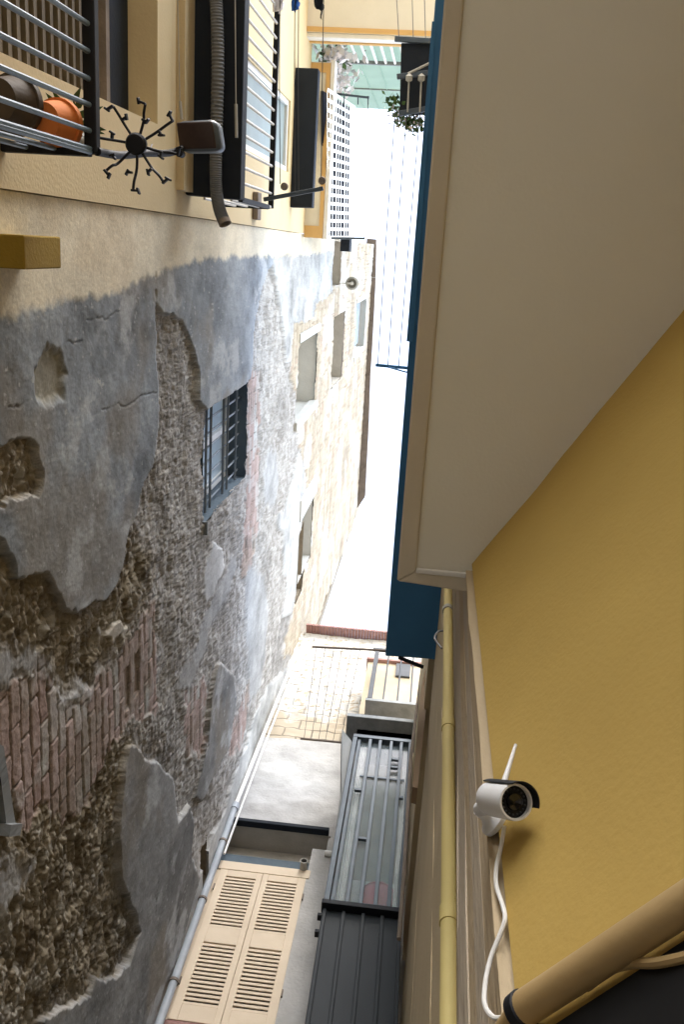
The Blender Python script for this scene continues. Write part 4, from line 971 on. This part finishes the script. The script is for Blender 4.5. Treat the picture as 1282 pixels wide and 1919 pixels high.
cloth('laundry', 'pale cloth hanging at the top edge, leftmost of the laundry', [(512, -30), (535, -30), (528, 26), (514, 18)], M['petal'])

# ------------------------------------------------------------------ clotheslines
def line(label, a, b, r, group, sag=.03, name='clothesline'):
    a = Vector(a); b = Vector(b); mid = a.lerp(b, .5) - Vector((0, 0, sag))
    return tag(MB().tube(smoothpath([a, mid, b], 6), r, 6).build(name, M['skywire'], None), label, 'clothesline', group)
zl = 7.22
T = thing('line_bracket', 'grey steel arm sticking out from the dark railing end, holding clotheslines', 'bracket', tuple(PZ((503, 374), zl)))
MB().bar(PZ((494, 374), zl), PZ((606, 353), zl), .03, .03).build('arm', M['steel'], T, bevel=.004)
for u in ((532, 349), (603, 338)): MB().lathe(PZ(u, zl - .02), (0, 0, 1), [(0, 0), (0, .025), (.02, .03), (.05, .01)], 14).build('pulley', M['eave'], T, True)
g_ = 'clotheslines strung from the steel arm over the dark railing'
for i, (u0, u1, v0, w) in enumerate(((525, 525, 345, 'clothesline nearest the cream facade, ending at a pulley'), (553, 553, 365, 'left line of the close pair crossing the upper dark slab'), (560, 560, 363, 'right line of the close pair crossing the upper dark slab'), (602, 608, 340, 'clothesline along the fascia edge, ending at a pulley'))):
    line(w, PZ((u0, v0), zl), PZ((u1, -60), zl), .0035, g_)
T = thing('turnbuckle', 'small steel turnbuckle on a cord under the lower dark balcony slab', 'turnbuckle', tuple(PZ((442, 225), S2 - .05)))
MB().tube([PZ((442, 195), S2 - .05), PZ((443, 258), S2 - .05)], .010, 8).build('body', M['grey'], T, True)
MB().tube([PZ((440, -60), S2 - .05), PZ((442, 195), S2 - .05)], .004, 6).build('cord', M['grey'], T, True)
T = thing('hooked_cord', 'thin cord with a hook hanging along the inner edge of the lower balcony slab', 'cord', tuple(PZ((338, 205), S2 - .3)))
MB().tube([PZ((331, -60), S2 - .3), PZ((337, 190), S2 - .3)], .0035, 6).build('cord', M['grey'], T, True); MB().tube([PZ((337, 190), S2 - .3), PZ((340, 224), S2 - .3)], .009, 8).build('hook', M['grey'], T, True)
# sky lines: rod on the right house, small balcony at the other end
zk = 8.95
rk = thing('line_rod', 'dark rod reaching into the white sky from the flare-blue overhang', 'bracket', tuple(PZ((765, 690), zk)))
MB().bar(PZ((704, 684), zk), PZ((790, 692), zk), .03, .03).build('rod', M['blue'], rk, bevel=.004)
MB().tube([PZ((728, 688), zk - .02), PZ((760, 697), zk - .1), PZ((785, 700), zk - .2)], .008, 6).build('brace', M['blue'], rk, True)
for k_, (pa, pb_, w) in enumerate((((708, 684), (741, 205), 'leftmost of the three clotheslines crossing the white sky'), ((727, 686), (763, 205), 'middle of the three clotheslines crossing the white sky'), ((747, 689), (788, 205), 'rightmost of the three clotheslines crossing the white sky'))):
    line(w, PZ(pa, zk), PZ(pb_, zk),  .005, 'clotheslines crossing the white sky', .05)
zj = 12.0
T = thing('lattice_rod', 'thin dark rod at the near end of the white lattice', 'bracket', tuple(PZ((605, 446), zj)))
MB().tube([PZ((604, 446), zj), PZ((684, 447), zj)], .014, 8).build('rod', M['steel'], T, True)
T = thing('lattice_rod', 'thin dark rod with hooks at the far end of the white lattice', 'bracket', tuple(PZ((634, 176), zj)))
MB().tube([PZ((632, 176), zj), PZ((692, 183), zj)], .014, 8).build('rod', M['steel'], T, True)
for u in (645, 671, 690): MB().tube([PZ((u, 180), zj), PZ((u, 196), zj)], .008, 6).build('hook', M['steel'], T)
line('single clothesline beside the white lattice', PZ((683, 446), zj), PZ((690, 184), zj), .0045, 'clothesline beside the lattice')

# small dark balcony of the right house with planter
zb9 = 9.0
Pb = thing('dark_balcony', 'dark balcony slab with iron arms jutting from the right house at top', 'balcony', tuple(PZ((805, 140), zb9)))
c4 = [PZ(u, zb9) for u in ((752, 80), (749, 212), (830, 212), (838, 80))]
MB().prism(c4, (0, 0, .14)).build('slab', M['navy'], Pb, bevel=.01)
for (ua, ub, zz) in (((740, 73), (822, 78), zb9 - .02), ((744, 144), (806, 136), zb9 - .12), ((748, 213), (800, 204), zb9 - .1)):
    MB().bar(PZ(ua, zz), PZ(ub, zz), .045, .04).build('arm', M['steel'], Pb, bevel=.005)
MB().tube([PZ((765, 138), zb9 - .14), PZ((806, 118), zb9 - .14)], .012, 6).build('stay', M['grey'], Pb, True)
for u in (767, 790):
    MB().tube([PZ((u, 142), zb9 - .13), PZ((u - 3, 210), zb9 - .13)], .008, 6).build('rope', M['grey'], Pb, True); MB().lathe(PZ((u, 146), zb9 - .14), (0, 1, .3), [(-.04, 0), (-.02, .03), (.02, .03), (.04, 0)], 10).build('knot', M['grey'], Pb, True)
for (ua, ub) in (((742, -30), (748, 73)), ((772, -30), (775, 75)), ((795, -30), (798, 76))):
    MB().tube([PZ(ua, zb9), PZ(ub, zb9)], .004, 5).build('wire', M['wire'], Pb)
T = thing('trailing_plant', 'leafy plant with pale blossoms trailing from the dark balcony against the sky', 'plant', tuple(PZ((770, 225), zb9)))
bundle('', '', '', [PZ((748, 212), zb9 + .1), PZ((760, 222), zb9 + .1), PZ((775, 232), zb9 + .1), PZ((772, 240), zb9 + .12), PZ((788, 225), zb9 + .1), PZ((742, 190), zb9 + .1)], None, n=190, r=.11, size=.03).build('leaves', M['leaf'], T)
bundle('', '', '', [PZ((758, 222), zb9 + .08), PZ((775, 228), zb9 + .08), PZ((745, 215), zb9 + .08)], None, n=90, r=.12, size=.022).build('blossom', M['petal'], T)
stem = MB()
for u in ((775, 252), (742, 185), (760, 235), (790, 235)): stem.tube([PZ((775, 215), zb9 + .12), PZ(u, zb9 + .1)], .004, 5)
stem.build('stem', M['leaf'], T)

# ================================================================== ground, light, camera
gm = MB(); gm.add([(-60, -60, GROUND), (60, -60, GROUND), (60, 60, GROUND), (-60, 60, GROUND)], [(0, 1, 2, 3)]); gm.build('ground', M['paving'], None, kind='structure')

w = bpy.data.worlds.new('World'); scene.world = w; w.use_nodes = True; nt = w.node_tree
bg = nt.nodes['Background']; sky = nt.nodes.new('ShaderNodeTexSky'); sky.sky_type = 'NISHITA'; sky.sun_disc = False
SUN_E = math.radians(44); SUN_R = math.radians(178)
sky.sun_elevation = SUN_E; sky.sun_rotation = SUN_R; sky.dust_density = 1.6; sky.air_density = 1.; sky.ozone_density = 1.
hs = nt.nodes.new('ShaderNodeHueSaturation'); hs.inputs['Saturation'].default_value = .6
nt.links.new(sky.outputs['Color'], hs.inputs['Color']); nt.links.new(hs.outputs['Color'], bg.inputs['Color']); bg.inputs['Strength'].default_value = .15
sl = bpy.data.lights.new('sun', 'SUN'); sl.energy = .5; sl.angle = math.radians(25); sl.color = (1, .96, .9)
so = bpy.data.objects.new('sun', sl); COL.objects.link(so)
sdir = Vector((math.sin(SUN_R) * math.cos(SUN_E), math.cos(SUN_R) * math.cos(SUN_E), math.sin(SUN_E)))
so.rotation_euler = sdir.to_track_quat('Z', 'Y').to_euler(); so.location = (0, 0, 30)

cd = bpy.data.cameras.new('camera'); co_ = bpy.data.objects.new('camera', cd); COL.objects.link(co_)
cd.sensor_fit = 'VERTICAL'; cd.sensor_height = 36; cd.lens = FOC / 1919 * 36; cd.clip_start = .02; cd.clip_end = 500
co_.matrix_world = Matrix([list(ROT[0]) + [0], list(ROT[1]) + [0], list(ROT[2]) + [0], [0, 0, 0, 1]])
scene.camera = co_
scene.view_settings.view_transform = 'Standard'; scene.view_settings.look = 'None'; scene.view_settings.gamma = 1
scene.view_settings.exposure = 2.9
scene.render.engine = 'CYCLES'
scene.cycles.max_bounces = 12; scene.cycles.diffuse_bounces = 8; scene.cycles.use_denoising = True
